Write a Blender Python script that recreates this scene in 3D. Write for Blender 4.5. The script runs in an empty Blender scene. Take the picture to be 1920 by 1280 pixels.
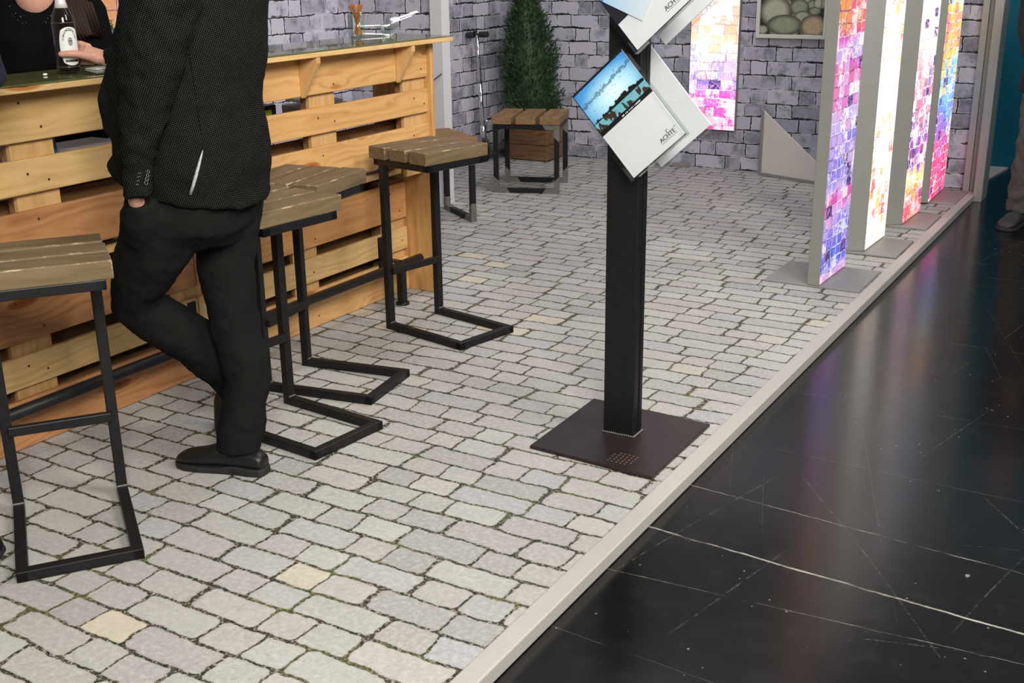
import bpy, bmesh, math, random
from mathutils import Vector, Matrix

random.seed(7)
SC = bpy.context.scene
COL = SC.collection

# ------------------------------------------------------------------ camera, world, lights, exposure
cam_d = bpy.data.cameras.new('camera')
cam_d.sensor_width = 36.0
cam_d.lens = 36.0 * 2150.79 / 1920.0
cam_d.clip_start = 0.05
cam_d.clip_end = 200
cam = bpy.data.objects.new('camera', cam_d)
COL.objects.link(cam)
R = ((0.86126896, 0.50799707, -0.01243969), (0.15170706, -0.28041717, -0.94781389), (-0.48497499, 0.8144355, -0.31858135))
# rows: image right, image down, view direction, written in the place's axes
rt, dn, fw = Vector(R[0]), Vector(R[1]), Vector(R[2])
M = Matrix((rt, -dn, -fw)).transposed().to_4x4()
M.translation = (0, 0, 1.6)
cam.matrix_world = M
SC.camera = cam

world = bpy.data.worlds.new('hall')
world.use_nodes = True
SC.world = world
bg = world.node_tree.nodes['Background']
bg.inputs['Color'].default_value = (0.94, 0.95, 1.0, 1)
bg.inputs['Strength'].default_value = 0.17

def area(name, loc, target, size, power, color=(1, 1, 1), sy=None):
    d = bpy.data.lights.new(name, 'AREA')
    d.energy = power
    d.size = size
    if sy:
        d.shape = 'RECTANGLE'; d.size_y = sy
    d.color = color
    o = bpy.data.objects.new(name, d)
    COL.objects.link(o)
    o.location = loc
    o.rotation_euler = (Vector(target) - Vector(loc)).to_track_quat('-Z', 'Y').to_euler()
    return o

area('hall_light_front', (0.9, -0.4, 3.3), (-2.7, 2.6, 0.4), 1.6, 330, (1.0, 0.965, 0.875))
area('hall_light_middle', (1.2, 3.0, 3.6), (-3.2, 4.4, 0.6), 1.6, 170, (1.0, 0.96, 0.90))
area('hall_light_back', (-2.4, 6.0, 4.4), (-2.9, 7.0, 0.0), 1.6, 100, (0.97, 0.94, 1.0))
area('hall_light_aisle', (1.5, 6.5, 5.5), (0.0, 8.5, 0), 1.5, 60, (1.0, 0.97, 0.95))

SC.view_settings.view_transform = 'Standard'
SC.view_settings.look = 'None'
SC.view_settings.gamma = 1
SC.view_settings.use_curve_mapping = False
SC.view_settings.exposure = 0.0

# ------------------------------------------------------------------ shader helpers
class F:
    """a float socket that can be used in python arithmetic"""
    def __init__(s, nt, sock): s.nt, s.k = nt, sock
    def op(s, o, b=None, c=None, clamp=False):
        n = s.nt.nodes.new('ShaderNodeMath'); n.operation = o; n.use_clamp = clamp
        for i, v in enumerate((s, b, c)):
            if v is None: continue
            if isinstance(v, F): s.nt.links.new(v.k, n.inputs[i])
            else: n.inputs[i].default_value = v
        return F(s.nt, n.outputs[0])
    def __add__(s, b): return s.op('ADD', b)
    __radd__ = __add__
    def __sub__(s, b): return s.op('SUBTRACT', b)
    def __rsub__(s, b): return (s * -1.0) + b
    def __mul__(s, b): return s.op('MULTIPLY', b)
    __rmul__ = __mul__
    def __truediv__(s, b): return s.op('DIVIDE', b)
    def floor(s): return s.op('FLOOR')
    def fract(s): return s.op('FRACT')
    def abs(s): return s.op('ABSOLUTE')
    def min(s, b): return s.op('MINIMUM', b)
    def max(s, b): return s.op('MAXIMUM', b)
    def sin(s): return s.op('SINE')
    def pow(s, b): return s.op('POWER', b)
    def gt(s, b): return s.op('GREATER_THAN', b)
    def lt(s, b): return s.op('LESS_THAN', b)
    def mod(s, b): return s.op('FLOORED_MODULO', b)
    def sstep(s, a, b):
        n = s.nt.nodes.new('ShaderNodeMapRange'); n.interpolation_type = 'SMOOTHSTEP'
        s.nt.links.new(s.k, n.inputs[0])
        n.inputs[1].default_value = a; n.inputs[2].default_value = b
        return F(s.nt, n.outputs[0])

class Sh:
    """one material and shortcuts to its nodes"""
    def __init__(s, name):
        s.m = bpy.data.materials.new(name); s.m.use_nodes = True
        s.nt = s.m.node_tree; s.b = s.nt.nodes['Principled BSDF']
    def new(s, t): return s.nt.nodes.new(t)
    def link(s, a, b): s.nt.links.new(a.k if isinstance(a, F) else a, b)
    def coords(s, kind='Object'):
        tc = s.new('ShaderNodeTexCoord'); sp = s.new('ShaderNodeSeparateXYZ')
        s.nt.links.new(tc.outputs[kind], sp.inputs[0])
        return [F(s.nt, sp.outputs[i]) for i in range(3)]
    def vec(s, x, y, z=0.0):
        n = s.new('ShaderNodeCombineXYZ')
        for i, v in enumerate((x, y, z)):
            if isinstance(v, F): s.link(v, n.inputs[i])
            else: n.inputs[i].default_value = v
        return n.outputs[0]
    def noise(s, v, scale=5, detail=3, rough=0.55, dist=0.0):
        n = s.new('ShaderNodeTexNoise'); n.inputs['Scale'].default_value = scale
        n.inputs['Detail'].default_value = detail; n.inputs['Roughness'].default_value = rough
        n.inputs['Distortion'].default_value = dist
        if v is not None: s.nt.links.new(v, n.inputs['Vector'])
        return F(s.nt, n.outputs['Fac'])
    def white(s, v):
        n = s.new('ShaderNodeTexWhiteNoise'); n.noise_dimensions = '3D'
        s.nt.links.new(v, n.inputs['Vector'])
        return F(s.nt, n.outputs['Value'])
    def voro(s, v, scale=5, feature='F1'):
        n = s.new('ShaderNodeTexVoronoi'); n.feature = feature; n.inputs['Scale'].default_value = scale
        s.nt.links.new(v, n.inputs['Vector'])
        return F(s.nt, n.outputs['Distance'])
    def ramp(s, f, stops, const=False):
        n = s.new('ShaderNodeValToRGB'); cr = n.color_ramp
        if const: cr.interpolation = 'CONSTANT'
        while len(cr.elements) < len(stops): cr.elements.new(0.5)
        for e, (p, c) in zip(cr.elements, stops):
            e.position = p; e.color = (c[0], c[1], c[2], 1)
        s.link(f, n.inputs[0])
        return n.outputs[0]
    def mix(s, f, a, b, mode='MIX'):
        n = s.new('ShaderNodeMix'); n.data_type = 'RGBA'; n.blend_type = mode
        if isinstance(f, F): s.link(f, n.inputs[0])
        else: n.inputs[0].default_value = f
        for i, v in ((6, a), (7, b)):
            if isinstance(v, tuple): n.inputs[i].default_value = (v[0], v[1], v[2], 1)
            else: s.nt.links.new(v, n.inputs[i])
        return n.outputs[2]
    def color(s, c):
        if isinstance(c, tuple): s.b.inputs['Base Color'].default_value = (c[0], c[1], c[2], 1)
        else: s.nt.links.new(c, s.b.inputs['Base Color'])
    def set(s, **k):
        for n, v in k.items():
            i = s.b.inputs[n.replace('_', ' ')]
            if isinstance(v, F): s.link(v, i)
            else: i.default_value = v
    def bump(s, h, strength=0.3, dist=0.01):
        n = s.new('ShaderNodeBump'); n.inputs['Strength'].default_value = strength
        n.inputs['Distance'].default_value = dist
        s.link(h, n.inputs['Height']); s.nt.links.new(n.outputs[0], s.b.inputs['Normal'])

def plain(name, c, rough=0.5, metal=0.0, spec=None, var=0.12, scale=30, **k):
    """a simple surface whose colour wavers a little"""
    s = Sh(name); x, y, z = s.coords()
    n = s.noise(s.vec(x, y, z), scale, 3)
    s.color(s.mix(n, tuple(v * (1 - var) for v in c), tuple(min(1, v * (1 + var)) for v in c)))
    s.set(Roughness=rough, Metallic=metal)
    if spec is not None: s.set(Specular_IOR_Level=spec)
    if k: s.set(**k)
    return s.m

MAT = {}

def make_cobble():
    s = Sh('cobble_print'); x, y, z = s.coords()
    P = s.vec(x, y, z)
    w1 = s.noise(P, 2.2, 2) - 0.5
    w2 = s.noise(s.vec(x + 7.0, y + 3.0, z), 2.6, 2) - 0.5
    w3 = s.noise(P, 17, 2) - 0.5
    w4 = s.noise(s.vec(x + 4.0, y + 9.0, z), 17, 2) - 0.5
    H = 0.107
    yy = (y + w1 * 0.045 + w3 * 0.020) / H
    r = yy.floor(); fy = yy.fract()
    ro = s.white(s.vec(r, 3.3, 0.0))
    xx = (x + w2 * 0.05 + w4 * 0.024) / 0.182 + ro * 7.0
    xx = xx + (xx * 1.9 + ro * 40.0).sin() * 0.24
    c = xx.floor(); fx = xx.fract()
    idv = s.white(s.vec(c, r, 1.7)); id2 = s.white(s.vec(c, r, 9.1))
    dx = (0.5 - (fx - 0.5).abs()) * 0.18
    dy = (0.5 - (fy - 0.5).abs()) * H
    RR = 0.019
    qx = (RR - dx).max(0.0); qy = (RR - dy).max(0.0)
    d = RR - (qx * qx + qy * qy).pow(0.5)
    fine = s.noise(P, 60, 4, 0.7)
    gap = (s.noise(P, 6, 3) - 0.5) * 0.006
    gr_ = s.noise(P, 38, 4, 0.75)
    stone = (d + (fine - 0.5) * 0.009 + (gr_ - 0.5) * 0.012 - gap).sstep(0.0036, 0.0064)
    base = s.ramp(idv, [(0.0, (0.285, 0.280, 0.268)), (0.2, (0.335, 0.325, 0.305)), (0.42, (0.375, 0.368, 0.338)), (0.62, (0.405, 0.400, 0.370)),
                        (0.8, (0.37, 0.340, 0.318)), (0.9, (0.33, 0.332, 0.352)), (0.975, (0.43, 0.415, 0.36)), (1.0, (0.54, 0.46, 0.32))])
    patch = s.noise(P, 11, 4, 0.6)
    base = s.mix((patch - 0.35).max(0.0) * 1.1, base, (0.27, 0.262, 0.26))
    base = s.mix((fine - 0.45).max(0.0) * 1.7, base, (0.60, 0.59, 0.55))
    base = s.mix((0.44 - s.noise(s.vec(x + 3.0, y, z), 34, 4, 0.75)).max(0.0) * 2.6, base, (0.17, 0.165, 0.15))
    big = s.noise(P, 0.9, 2)
    base = s.mix(big.sstep(0.35, 0.7) * 0.32, base, (0.30, 0.28, 0.285))
    edge = d.sstep(0.004, 0.012)
    base = s.mix((1.0 - edge) * 0.35, base, (0.22, 0.215, 0.19))
    jn = s.noise(P, 90, 3, 0.7)
    joint = s.ramp(jn, [(0.35, (0.010, 0.010, 0.008)), (0.52, (0.050, 0.046, 0.034)), (0.64, (0.34, 0.31, 0.22))])
    moss = s.noise(P, 3.5, 3).sstep(0.52, 0.64)
    joint = s.mix(moss * 0.6, joint, s.ramp(jn, [(0.3, (0.02, 0.024, 0.010)), (0.7, (0.20, 0.20, 0.075))]))
    s.color(s.mix(stone, joint, base))
    s.set(Roughness=0.62, Specular_IOR_Level=0.3)
    return s.m

def make_brick(axis):
    s = Sh('brick_print_' + axis); x, y, z = s.coords()
    u = x if axis == 'x' else y
    P = s.vec(x, y, z)
    wa = s.noise(P, 4, 2) - 0.5; wb = s.noise(s.vec(x + 5.0, y + 2.0, z), 22, 3) - 0.5
    H = 0.104
    zz = (z + wa * 0.016 + wb * 0.019) / H
    r = zz.floor(); fz = zz.fract()
    jit = s.white(s.vec(r, 2.2, 0.0)) * 0.12
    uu = (u + wa * 0.02 + wb * 0.020) / 0.372 + r * 0.5 + jit
    c = uu.floor(); fu = uu.fract()
    st = fu.lt(0.66)
    idb = s.white(s.vec(c * 2.0 + st, r, 4.0))
    du = fu.min((fu - 0.66).abs()).min(1.0 - fu) * 0.372
    dz = fz.min(1.0 - fz) * H
    d = du.min(dz)
    fine = s.noise(P, 45, 4, 0.7)
    med = s.noise(P, 9, 5, 0.65)
    base = s.ramp(idb, [(0.0, (0.24, 0.235, 0.285)), (0.25, (0.33, 0.32, 0.385)), (0.6, (0.40, 0.39, 0.46)), (1.0, (0.47, 0.455, 0.52))])
    dark = (med + (fine - 0.5) * 0.55 + (idb - 0.5) * -0.18).sstep(0.47, 0.68)
    base = s.mix(dark * 0.85, base, (0.115, 0.115, 0.145))
    base = s.mix((fine - 0.4).max(0.0) * 0.9, base, (0.60, 0.585, 0.65))
    lim = d.lt(0.011) * (fine - 0.2).max(0.0) * 1.2
    base = s.mix(lim, base, (0.60, 0.58, 0.64))
    where = s.noise(P, 6, 3, 0.6).sstep(0.36, 0.50)
    crack = (0.0062 - d + (fine - 0.5) * 0.013).sstep(0.0, 0.0035)
    low = fz.lt(0.5)
    wide = (0.013 - dz + (fine - 0.5) * 0.022).sstep(0.0, 0.004) * low * s.noise(s.vec(x, y, z + 3.0), 3.3, 2).sstep(0.50, 0.58)
    base = s.mix((crack * where).max(wide), base, (0.012, 0.012, 0.02))
    s.color(base)
    s.set(Roughness=0.6, Specular_IOR_Level=0.25)
    return s.m

def make_wood(name, light, dark, axis='y', knot=(0.12, 0.045, 0.015), scale=1.0, contrast=0.75, knots=True, spec=0.3):
    s = Sh(name); x, y, z = s.coords()
    p = {'x': (x, y, z), 'y': (y, x, z), 'z': (z, x, y)}[axis]
    a, b, c = p
    oi = s.new('ShaderNodeObjectInfo'); rnd = F(s.nt, oi.outputs['Random'])
    off = rnd * 9.0
    warp = s.noise(s.vec(a * 1.6 + off, b * 6.0, c * 6.0), 1.0, 2) - 0.5
    kv = s.vec(a * 2.3 + off * 1.7, b * 3.0, c * 8.5)
    kd = s.voro(kv, 1.0)
    swirl = (0.34 - kd).max(0.0) * 1.5 if knots else warp * 0.0
    g = s.noise(s.vec(a * 1.1 + off, b * 38.0 + warp * 11.0 + swirl * 6.0, c * 38.0 + warp * 11.0 + swirl * 6.0), scale, 4, 0.6)
    band = ((c * 150.0 + b * 60.0 + warp * 34.0 + swirl * 26.0) * scale).sin() * 0.5 + 0.5
    t = g * 0.80 + band * 0.20
    col = s.ramp(t, [(0.28, dark), (0.5, tuple((l * 0.7 + d_ * 0.3) for l, d_ in zip(light, dark))), (0.72, light)])
    tone = s.noise(s.vec(a * 0.9 + off * 2.0, b * 3.0, c * 3.0), 1.0, 2)
    col = s.mix((tone - 0.4).max(0.0) * contrast, col, dark)
    col = s.mix((rnd - 0.5).max(0.0) * 0.4, col, dark)
    if knots:
        col = s.mix((0.19 - kd).sstep(0.0, 0.06), col, (dark[0] * 0.75, dark[1] * 0.5, dark[2] * 0.35))
        col = s.mix((0.10 - kd).sstep(0.0, 0.03), col, knot)
    s.color(col)
    s.set(Roughness=0.55, Specular_IOR_Level=spec)
    s.bump(t, 0.12, 0.002)
    return s.m

def make_hall_floor():
    s = Sh('black_hall_floor'); x, y, z = s.coords()
    P = s.vec(x, y, z)
    n1 = s.noise(P, 1.4, 4, 0.6); n2 = s.noise(P, 9, 5, 0.7); n3 = s.noise(P, 60, 3, 0.7)
    col = s.mix(n1, (0.0018, 0.0018, 0.0017), (0.0045, 0.0042, 0.0037))
    col = s.mix((n2 - 0.56).max(0.0) * 0.5, col, (0.06, 0.058, 0.05))
    marks = None
    def add(m, f):
        return f if m is None else m.max(f)
    wob = (n2 - 0.5) * 0.016 + (n3 - 0.5) * 0.004
    worn = s.noise(s.vec(x * 6.0, y * 30.0), 1.0, 4, 0.7)
    for (y0, x0, k, w, st) in ((2.878, -1.253, -0.066, 0.0052, 0.95), (3.207, -1.23, -0.080, 0.0036, 0.50), (2.597, -1.142, 0.075, 0.0020, 0.40),
                               (4.19, -1.07, 0.03, 0.0020, 0.16), (3.62, -1.2, -0.03, 0.0022, 0.16), (5.1, -1.1, -0.02, 0.003, 0.15), (2.25, -1.1, -0.06, 0.0018, 0.14), (6.3, -1, 0.0, 0.003, 0.15)):
        dd = (y - (x - x0) * k - y0 + wob).abs()
        marks = add(marks, (w - dd).sstep(0.0, w * 0.6) * (worn.sstep(0.36, 0.66)) * st)
    for (ang, fr, th, off) in ((1.35, 2.3, 0.010, 0.0), (0.3, 1.9, 0.008, 2.0), (2.2, 1.3, 0.006, 5.0), (1.9, 2.9, 0.007, 8.0)):
        ca, sa = math.cos(ang), math.sin(ang)
        u = x * ca + y * sa; v = y * ca - x * sa
        bend = s.noise(s.vec(u * 0.5 + off, v * 0.8), 1.0, 1) * 0.22
        row = (v * fr + bend).floor(); fr_ = (v * fr + bend).fract()
        place = s.white(s.vec(row, off, 0.0)) * 0.8 + 0.1
        seg = s.noise(s.vec(u * 0.9 + off, row * 3.7), 1.0, 2).sstep(0.52, 0.6)
        marks = add(marks, (th - (fr_ - place).abs()).sstep(0.0, th) * seg * n3.sstep(0.40, 0.66) * 0.15)
    sp = s.voro(s.vec(x * 1.0, y * 0.75), 5.5)
    sel = s.noise(s.vec(x + 20.0, y), 4, 2).sstep(0.50, 0.58)
    marks = add(marks, (0.055 - sp + (n3 - 0.5) * 0.08).sstep(0.0, 0.03) * sel * 0.75)
    sp2 = s.voro(s.vec(x, y), 17)
    marks = add(marks, (0.07 - sp2 + (n3 - 0.5) * 0.09).sstep(0.0, 0.04) * 0.5 * n1.sstep(0.4, 0.55))
    col = s.mix(marks, col, (0.36, 0.345, 0.29))
    s.color(col)
    s.set(Roughness=(marks * 0.35 + n1 * 0.09 + n2 * 0.11 + 0.08), Specular_IOR_Level=0.62)
    s.bump(n2, 0.05, 0.003)
    return s.m

def make_panel(name, u_axis, stops, white=0.35, strength=1.6, seed=0.0, z_stops=None, bw=0.085, bh=0.058, whitez=None, dark=0.05):
    """a backlit print of painted bricks"""
    s = Sh(name); x, y, z = s.coords()
    u = x if u_axis == 'x' else y
    P = s.vec(x + seed, y + seed, z)
    w = s.noise(P, 16, 4, 0.65) - 0.5
    zz = (z + w * 0.030) / bh; r = zz.floor(); fz = zz.fract()
    uu = (u + (s.noise(s.vec(x + 9.0, y, z), 12, 3) - 0.5) * 0.04) / bw + r * 0.5 + s.white(s.vec(r, seed, 0.0)); c = uu.floor(); fu = uu.fract()
    idv = s.white(s.vec(c, r, seed)); id2 = s.white(s.vec(c, r, seed + 5.0))
    big = s.noise(P, 3.2, 3)
    fine = s.noise(P, 40, 4, 0.7)
    streak = s.noise(s.vec(x * 3.0 + seed, y * 3.0, z), 30, 3, 0.7)
    t = (big * 1.5 - 0.25) * 0.55 + idv * 0.45 + (fine - 0.5) * 0.75 + (streak - 0.5) * 0.75
    if z_stops is not None:
        zr = s.ramp(z / 1.6, [(p, (v, v, v)) for p, v in z_stops])
        sep = s.new('ShaderNodeSeparateColor'); s.nt.links.new(zr, sep.inputs[0])
        t = t * 0.40 + F(s.nt, sep.outputs[0]) * 0.9 - 0.13
    col = s.ramp(t, stops)
    blotch = s.noise(s.vec(x + seed * 2.0, y, z + 4.0), 5.5, 4, 0.65)
    wm = (blotch + (id2 - 0.5) * 0.35 + (fine - 0.5) * 0.85 + (streak - 0.5) * 0.7)
    wf = wm.sstep(0.78 - white, 0.92 - white)
    if whitez is not None:
        zr2 = s.ramp(z / 1.6, [(p, (v, v, v)) for p, v in whitez])
        sep2 = s.new('ShaderNodeSeparateColor'); s.nt.links.new(zr2, sep2.inputs[0])
        wf = (wf + (F(s.nt, sep2.outputs[0]) - 0.5) * 1.6).op('ADD', 0.0, clamp=True)
    col = s.mix(wf, col, (1.0, 0.97, 0.95))
    col = s.mix(s.white(s.vec(c, r, seed + 8.0)).lt(dark) * fine.sstep(0.38, 0.52), col, (0.10, 0.04, 0.22))
    edge = (fu.min(1.0 - fu) * bw).min(fz.min(1.0 - fz) * bh)
    line = (0.005 - edge + (fine - 0.5) * 0.008).sstep(0.0, 0.003)
    lc = s.mix(idv.gt(0.5), (1.0, 0.9, 0.95), (0.13, 0.05, 0.2))
    col = s.mix(line * (1.0 - wf * 0.75) * 0.8, col, lc)
    s.color((0.02, 0.02, 0.02))
    s.nt.links.new(col, s.b.inputs['Emission Color'])
    s.set(Emission_Strength=strength, Roughness=0.6, Specular_IOR_Level=0.1)
    return s.m

MAT['cobble'] = make_cobble()
MAT['brick_x'] = make_brick('x')
MAT['brick_y'] = make_brick('y')
MAT['hall'] = make_hall_floor()
PALE, PALE_D = (0.68, 0.455, 0.205), (0.52, 0.315, 0.12)
MAT['pine'] = make_wood('pine', (0.66, 0.385, 0.155), (0.50, 0.255, 0.085), contrast=0.6)
MAT['pine_pale'] = make_wood('pine_pale', PALE, PALE_D)
MAT['pine_orange'] = make_wood('pine_orange', (0.66, 0.335, 0.135), (0.52, 0.235, 0.08), knots=False)
MAT['pine_red'] = make_wood('pine_red', (0.50, 0.245, 0.105), (0.33, 0.135, 0.05))
MAT['pine_z'] = make_wood('pine_upright', (0.62, 0.385, 0.17), (0.48, 0.27, 0.10), axis='z', knots=False)
MAT['pine_end'] = make_wood('pine_end_board', (0.60, 0.36, 0.135), (0.42, 0.20, 0.065), axis='z')
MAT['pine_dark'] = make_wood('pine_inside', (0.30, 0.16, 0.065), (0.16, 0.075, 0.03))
MAT['seat'] = make_wood('stained_seat_wood', (0.175, 0.125, 0.070), (0.105, 0.070, 0.036), axis='y', contrast=0.4, knots=False, spec=0.2)
MAT['seat_edge'] = make_wood('scuffed_seat_edge', (0.36, 0.27, 0.16), (0.15, 0.10, 0.052), axis='y', contrast=0.3, knots=False, scale=0.6, spec=0.2)
def make_scuff():
    s = Sh('scuffed_seat_edge'); x, y, z = s.coords()
    n = s.noise(s.vec(x * 20.0, y * 6.0, z * 20.0), 3.0, 4, 0.7)
    s.color(s.mix(n.sstep(0.50, 0.66), (0.14, 0.098, 0.054), (0.40, 0.31, 0.20))); s.set(Roughness=0.6, Specular_IOR_Level=0.2)
    return s.m
MAT['seat_edge'] = make_scuff()
MAT['low_seat'] = make_wood('stained_low_seat_wood', (0.25, 0.15, 0.070), (0.145, 0.08, 0.034), axis='y', contrast=0.4, knots=False, spec=0.2)
MAT['planter'] = make_wood('planter_wood', (0.21, 0.115, 0.055), (0.12, 0.06, 0.026), axis='x', knots=False)
MAT['steel'] = plain('black_steel', (0.0085, 0.0085, 0.009), 0.45, 0.2, 0.35, 0.4, 25)
MAT['steel_grey'] = plain('blackened_steel', (0.020, 0.019, 0.019), 0.40, 0.4, 0.4, 0.45, 40)
MAT['gusset'] = plain('bare_steel_corner', (0.22, 0.215, 0.205), 0.4, 0.75, None, 0.25, 25)
MAT['weld'] = plain('bare_weld', (0.16, 0.155, 0.15), 0.5, 0.6, None, 0.4, 80)
MAT['plate'] = plain('rust_brown_plate', (0.030, 0.021, 0.021), 0.38, 0.35, 0.5, 0.25, 12)
MAT['copper'] = plain('worn_dots', (0.115, 0.068, 0.055), 0.5, 0.3)
MAT['alu'] = plain('brushed_aluminium', (0.44, 0.415, 0.385), 0.42, 0.15, 0.4, 0.06, 40)
MAT['alu_grey'] = plain('grey_aluminium', (0.255, 0.255, 0.237), 0.5, 0.2, 0.4, 0.05, 20)
MAT['white_post'] = plain('white_profile', (0.56, 0.545, 0.555), 0.5, 0.0, 0.3, 0.05)
MAT['board'] = plain('light_board', (0.62, 0.575, 0.53), 0.6, 0.0, 0.3, 0.04)
MAT['chrome'] = plain('chrome', (0.82, 0.82, 0.84), 0.14, 1.0)
MAT['rubber'] = plain('black_rubber', (0.010, 0.010, 0.011), 0.7)
MAT['plastic_white'] = plain('white_plastic', (0.82, 0.82, 0.83), 0.35)
MAT['paper'] = plain('white_paper', (0.72, 0.71, 0.70), 0.6, 0, 0.3, 0.03)
MAT['paper_grey'] = plain('pale_grey_paper', (0.78, 0.79, 0.80), 0.6, 0, 0.3, 0.03)
MAT['ink'] = plain('grey_ink', (0.10, 0.10, 0.10), 0.6)
MAT['card_black'] = plain('black_card', (0.014, 0.015, 0.022), 0.4)
MAT['skin'] = plain('skin', (0.52, 0.27, 0.20), 0.5, 0, 0.4, 0.12, 22, Subsurface_Weight=0.08, Subsurface_Radius=(0.02, 0.008, 0.004))
MAT['trouser'] = plain('charcoal_trousers', (0.0080, 0.0083, 0.0080), 0.9, 0, 0.08, 0.35, 180)
MAT['blouse'] = plain('black_blouse', (0.0035, 0.0035, 0.004), 0.9, 0, 0.05, 0.3, 60)
MAT['navy'] = plain('navy_cloth', (0.016, 0.019, 0.032), 0.8, 0, 0.2, 0.3, 60)
MAT['grey_trouser'] = plain('washed_grey_denim', (0.062, 0.053, 0.049), 0.85, 0, 0.2, 0.4, 12)
MAT['dark_coat'] = plain('dark_coat', (0.010, 0.010, 0.012), 0.8, 0, 0.2, 0.3)
MAT['shoe'] = plain('black_shoe_leather', (0.007, 0.007, 0.007), 0.42, 0, 0.4, 0.3)
MAT['shoe_grey'] = plain('dark_grey_shoe', (0.022, 0.021, 0.021), 0.6, 0, 0.3, 0.4)
MAT['sole'] = plain('black_sole', (0.008, 0.008, 0.008), 0.7)
MAT['hair'] = plain('brown_hair', (0.020, 0.010, 0.006), 0.6, 0, 0.12, 0.6, 90)
MAT['hair_dark'] = plain('dark_hair', (0.014, 0.010, 0.008), 0.5, 0, 0.4, 0.4, 60)
MAT['sequin'] = plain('black_sequins', (0.10, 0.10, 0.11), 0.15, 0.9)
MAT['teal'] = plain('teal_wall', (0.0, 0.125, 0.195), 0.5, 0, 0.3, 0.10, 1.2)
MAT['stick'] = plain('orange_wood_sticks', (0.40, 0.135, 0.035), 0.5, 0, 0.3, 0.3, 60)
MAT['lime'] = plain('lime_print', (0.45, 0.62, 0.02), 0.4)
MAT['blue'] = plain('blue_card', (0.05, 0.24, 0.42), 0.5)
MAT['grey_pot'] = plain('dark_grey_pot', (0.045, 0.047, 0.05), 0.5)
MAT['leaf'] = plain('pot_plant_leaf', (0.055, 0.10, 0.022), 0.45, 0, 0.4, 0.35, 12)
MAT['stone_print_frame'] = plain('pale_frame', (0.56, 0.54, 0.48), 0.5, 0.0, 0.3, 0.04)
MAT['lining'] = plain('grey_lining', (0.36, 0.36, 0.36), 0.8, 0, 0.2, 0.9, 160)
MAT['foil'] = plain('white_foil_capsule', (0.66, 0.62, 0.60), 0.3, 0.2, 0.5, 0.15, 60)
MAT['label'] = None

def make_jacket():
    s = Sh('black_dotted_weave'); x, y, z = s.coords()
    a = (x * 0.6927 + y * 0.7213); n = s.noise(s.vec(x, y, z), 3.5, 2) - 0.5
    u = a * 760.0 + z * 330.0 + n * 14.0; v = z * 800.0 - a * 290.0 + n * 14.0
    dots = (u.sin() * v.sin()).sstep(0.15, 0.75)
    vary = s.noise(s.vec(x, y, z), 240, 2)
    col = s.mix(dots * (vary * 1.3).min(1.0), (0.0026, 0.0027, 0.0026), (0.060, 0.062, 0.056))
    s.color(col); s.set(Roughness=0.95, Specular_IOR_Level=0.05)
    return s.m
MAT['jacket'] = make_jacket()

def make_thuja():
    s = Sh('conifer_green'); x, y, z = s.coords()
    n = s.noise(s.vec(x, y, z), 22, 3); n2 = s.noise(s.vec(x, y, z), 4, 2)
    col = s.ramp(n * 0.6 + n2 * 0.4, [(0.3, (0.006, 0.016, 0.008)), (0.5, (0.022, 0.050, 0.018)), (0.7, (0.060, 0.105, 0.034))])
    s.color(col); s.set(Roughness=0.6, Specular_IOR_Level=0.3)
    return s.m
MAT['thuja'] = make_thuja()

def make_glass(name, tint=(0.93, 0.98, 0.95), rough=0.02, ior=1.45):
    """thin clear sheet: see-through, with mirror-like glints that grow at grazing angles"""
    s = Sh(name); nt = s.nt
    tr = s.new('ShaderNodeBsdfTransparent'); gl = s.new('ShaderNodeBsdfGlossy'); fr = s.new('ShaderNodeLayerWeight'); mx = s.new('ShaderNodeMixShader')
    x, y, z = s.coords(); n = s.noise(s.vec(x, y, z), 6, 2)
    nt.links.new(s.mix(n, tint, tuple(v * 0.97 for v in tint)), tr.inputs[0])
    gl.inputs['Roughness'].default_value = rough; fr.inputs[0].default_value = 0.5
    f0 = ((ior - 1) / (ior + 1)) ** 2
    geo = s.new('ShaderNodeNewGeometry')
    fac = (F(nt, fr.outputs['Facing']).pow(5.0) * (1 - f0) + f0) * (1.0 - F(nt, geo.outputs['Backfacing']))
    nt.links.new(fac.k, mx.inputs[0]); nt.links.new(tr.outputs[0], mx.inputs[1]); nt.links.new(gl.outputs[0], mx.inputs[2])
    nt.links.new(mx.outputs[0], nt.nodes['Material Output'].inputs['Surface'])
    nt.nodes.remove(s.b)
    return s.m
MAT['glass'] = make_glass('clear_glass')
MAT['acrylic'] = make_glass('clear_acrylic', (0.965, 0.975, 0.98), 0.04, 1.5)
MAT['top_glass'] = make_glass('green_glass_sheet', (0.72, 0.80, 0.755), 0.03, ior=1.5)

def make_bottle():
    s = Sh('dark_brown_bottle_glass'); x, y, z = s.coords()
    n = s.noise(s.vec(x, y, z), 300, 2).sstep(0.66, 0.72)
    s.color(s.mix(n * 0.3, (0.010, 0.006, 0.005), (0.10, 0.09, 0.085)))
    s.set(Roughness=0.07, Specular_IOR_Level=0.32)
    return s.m
MAT['bottle'] = make_bottle()

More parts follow.
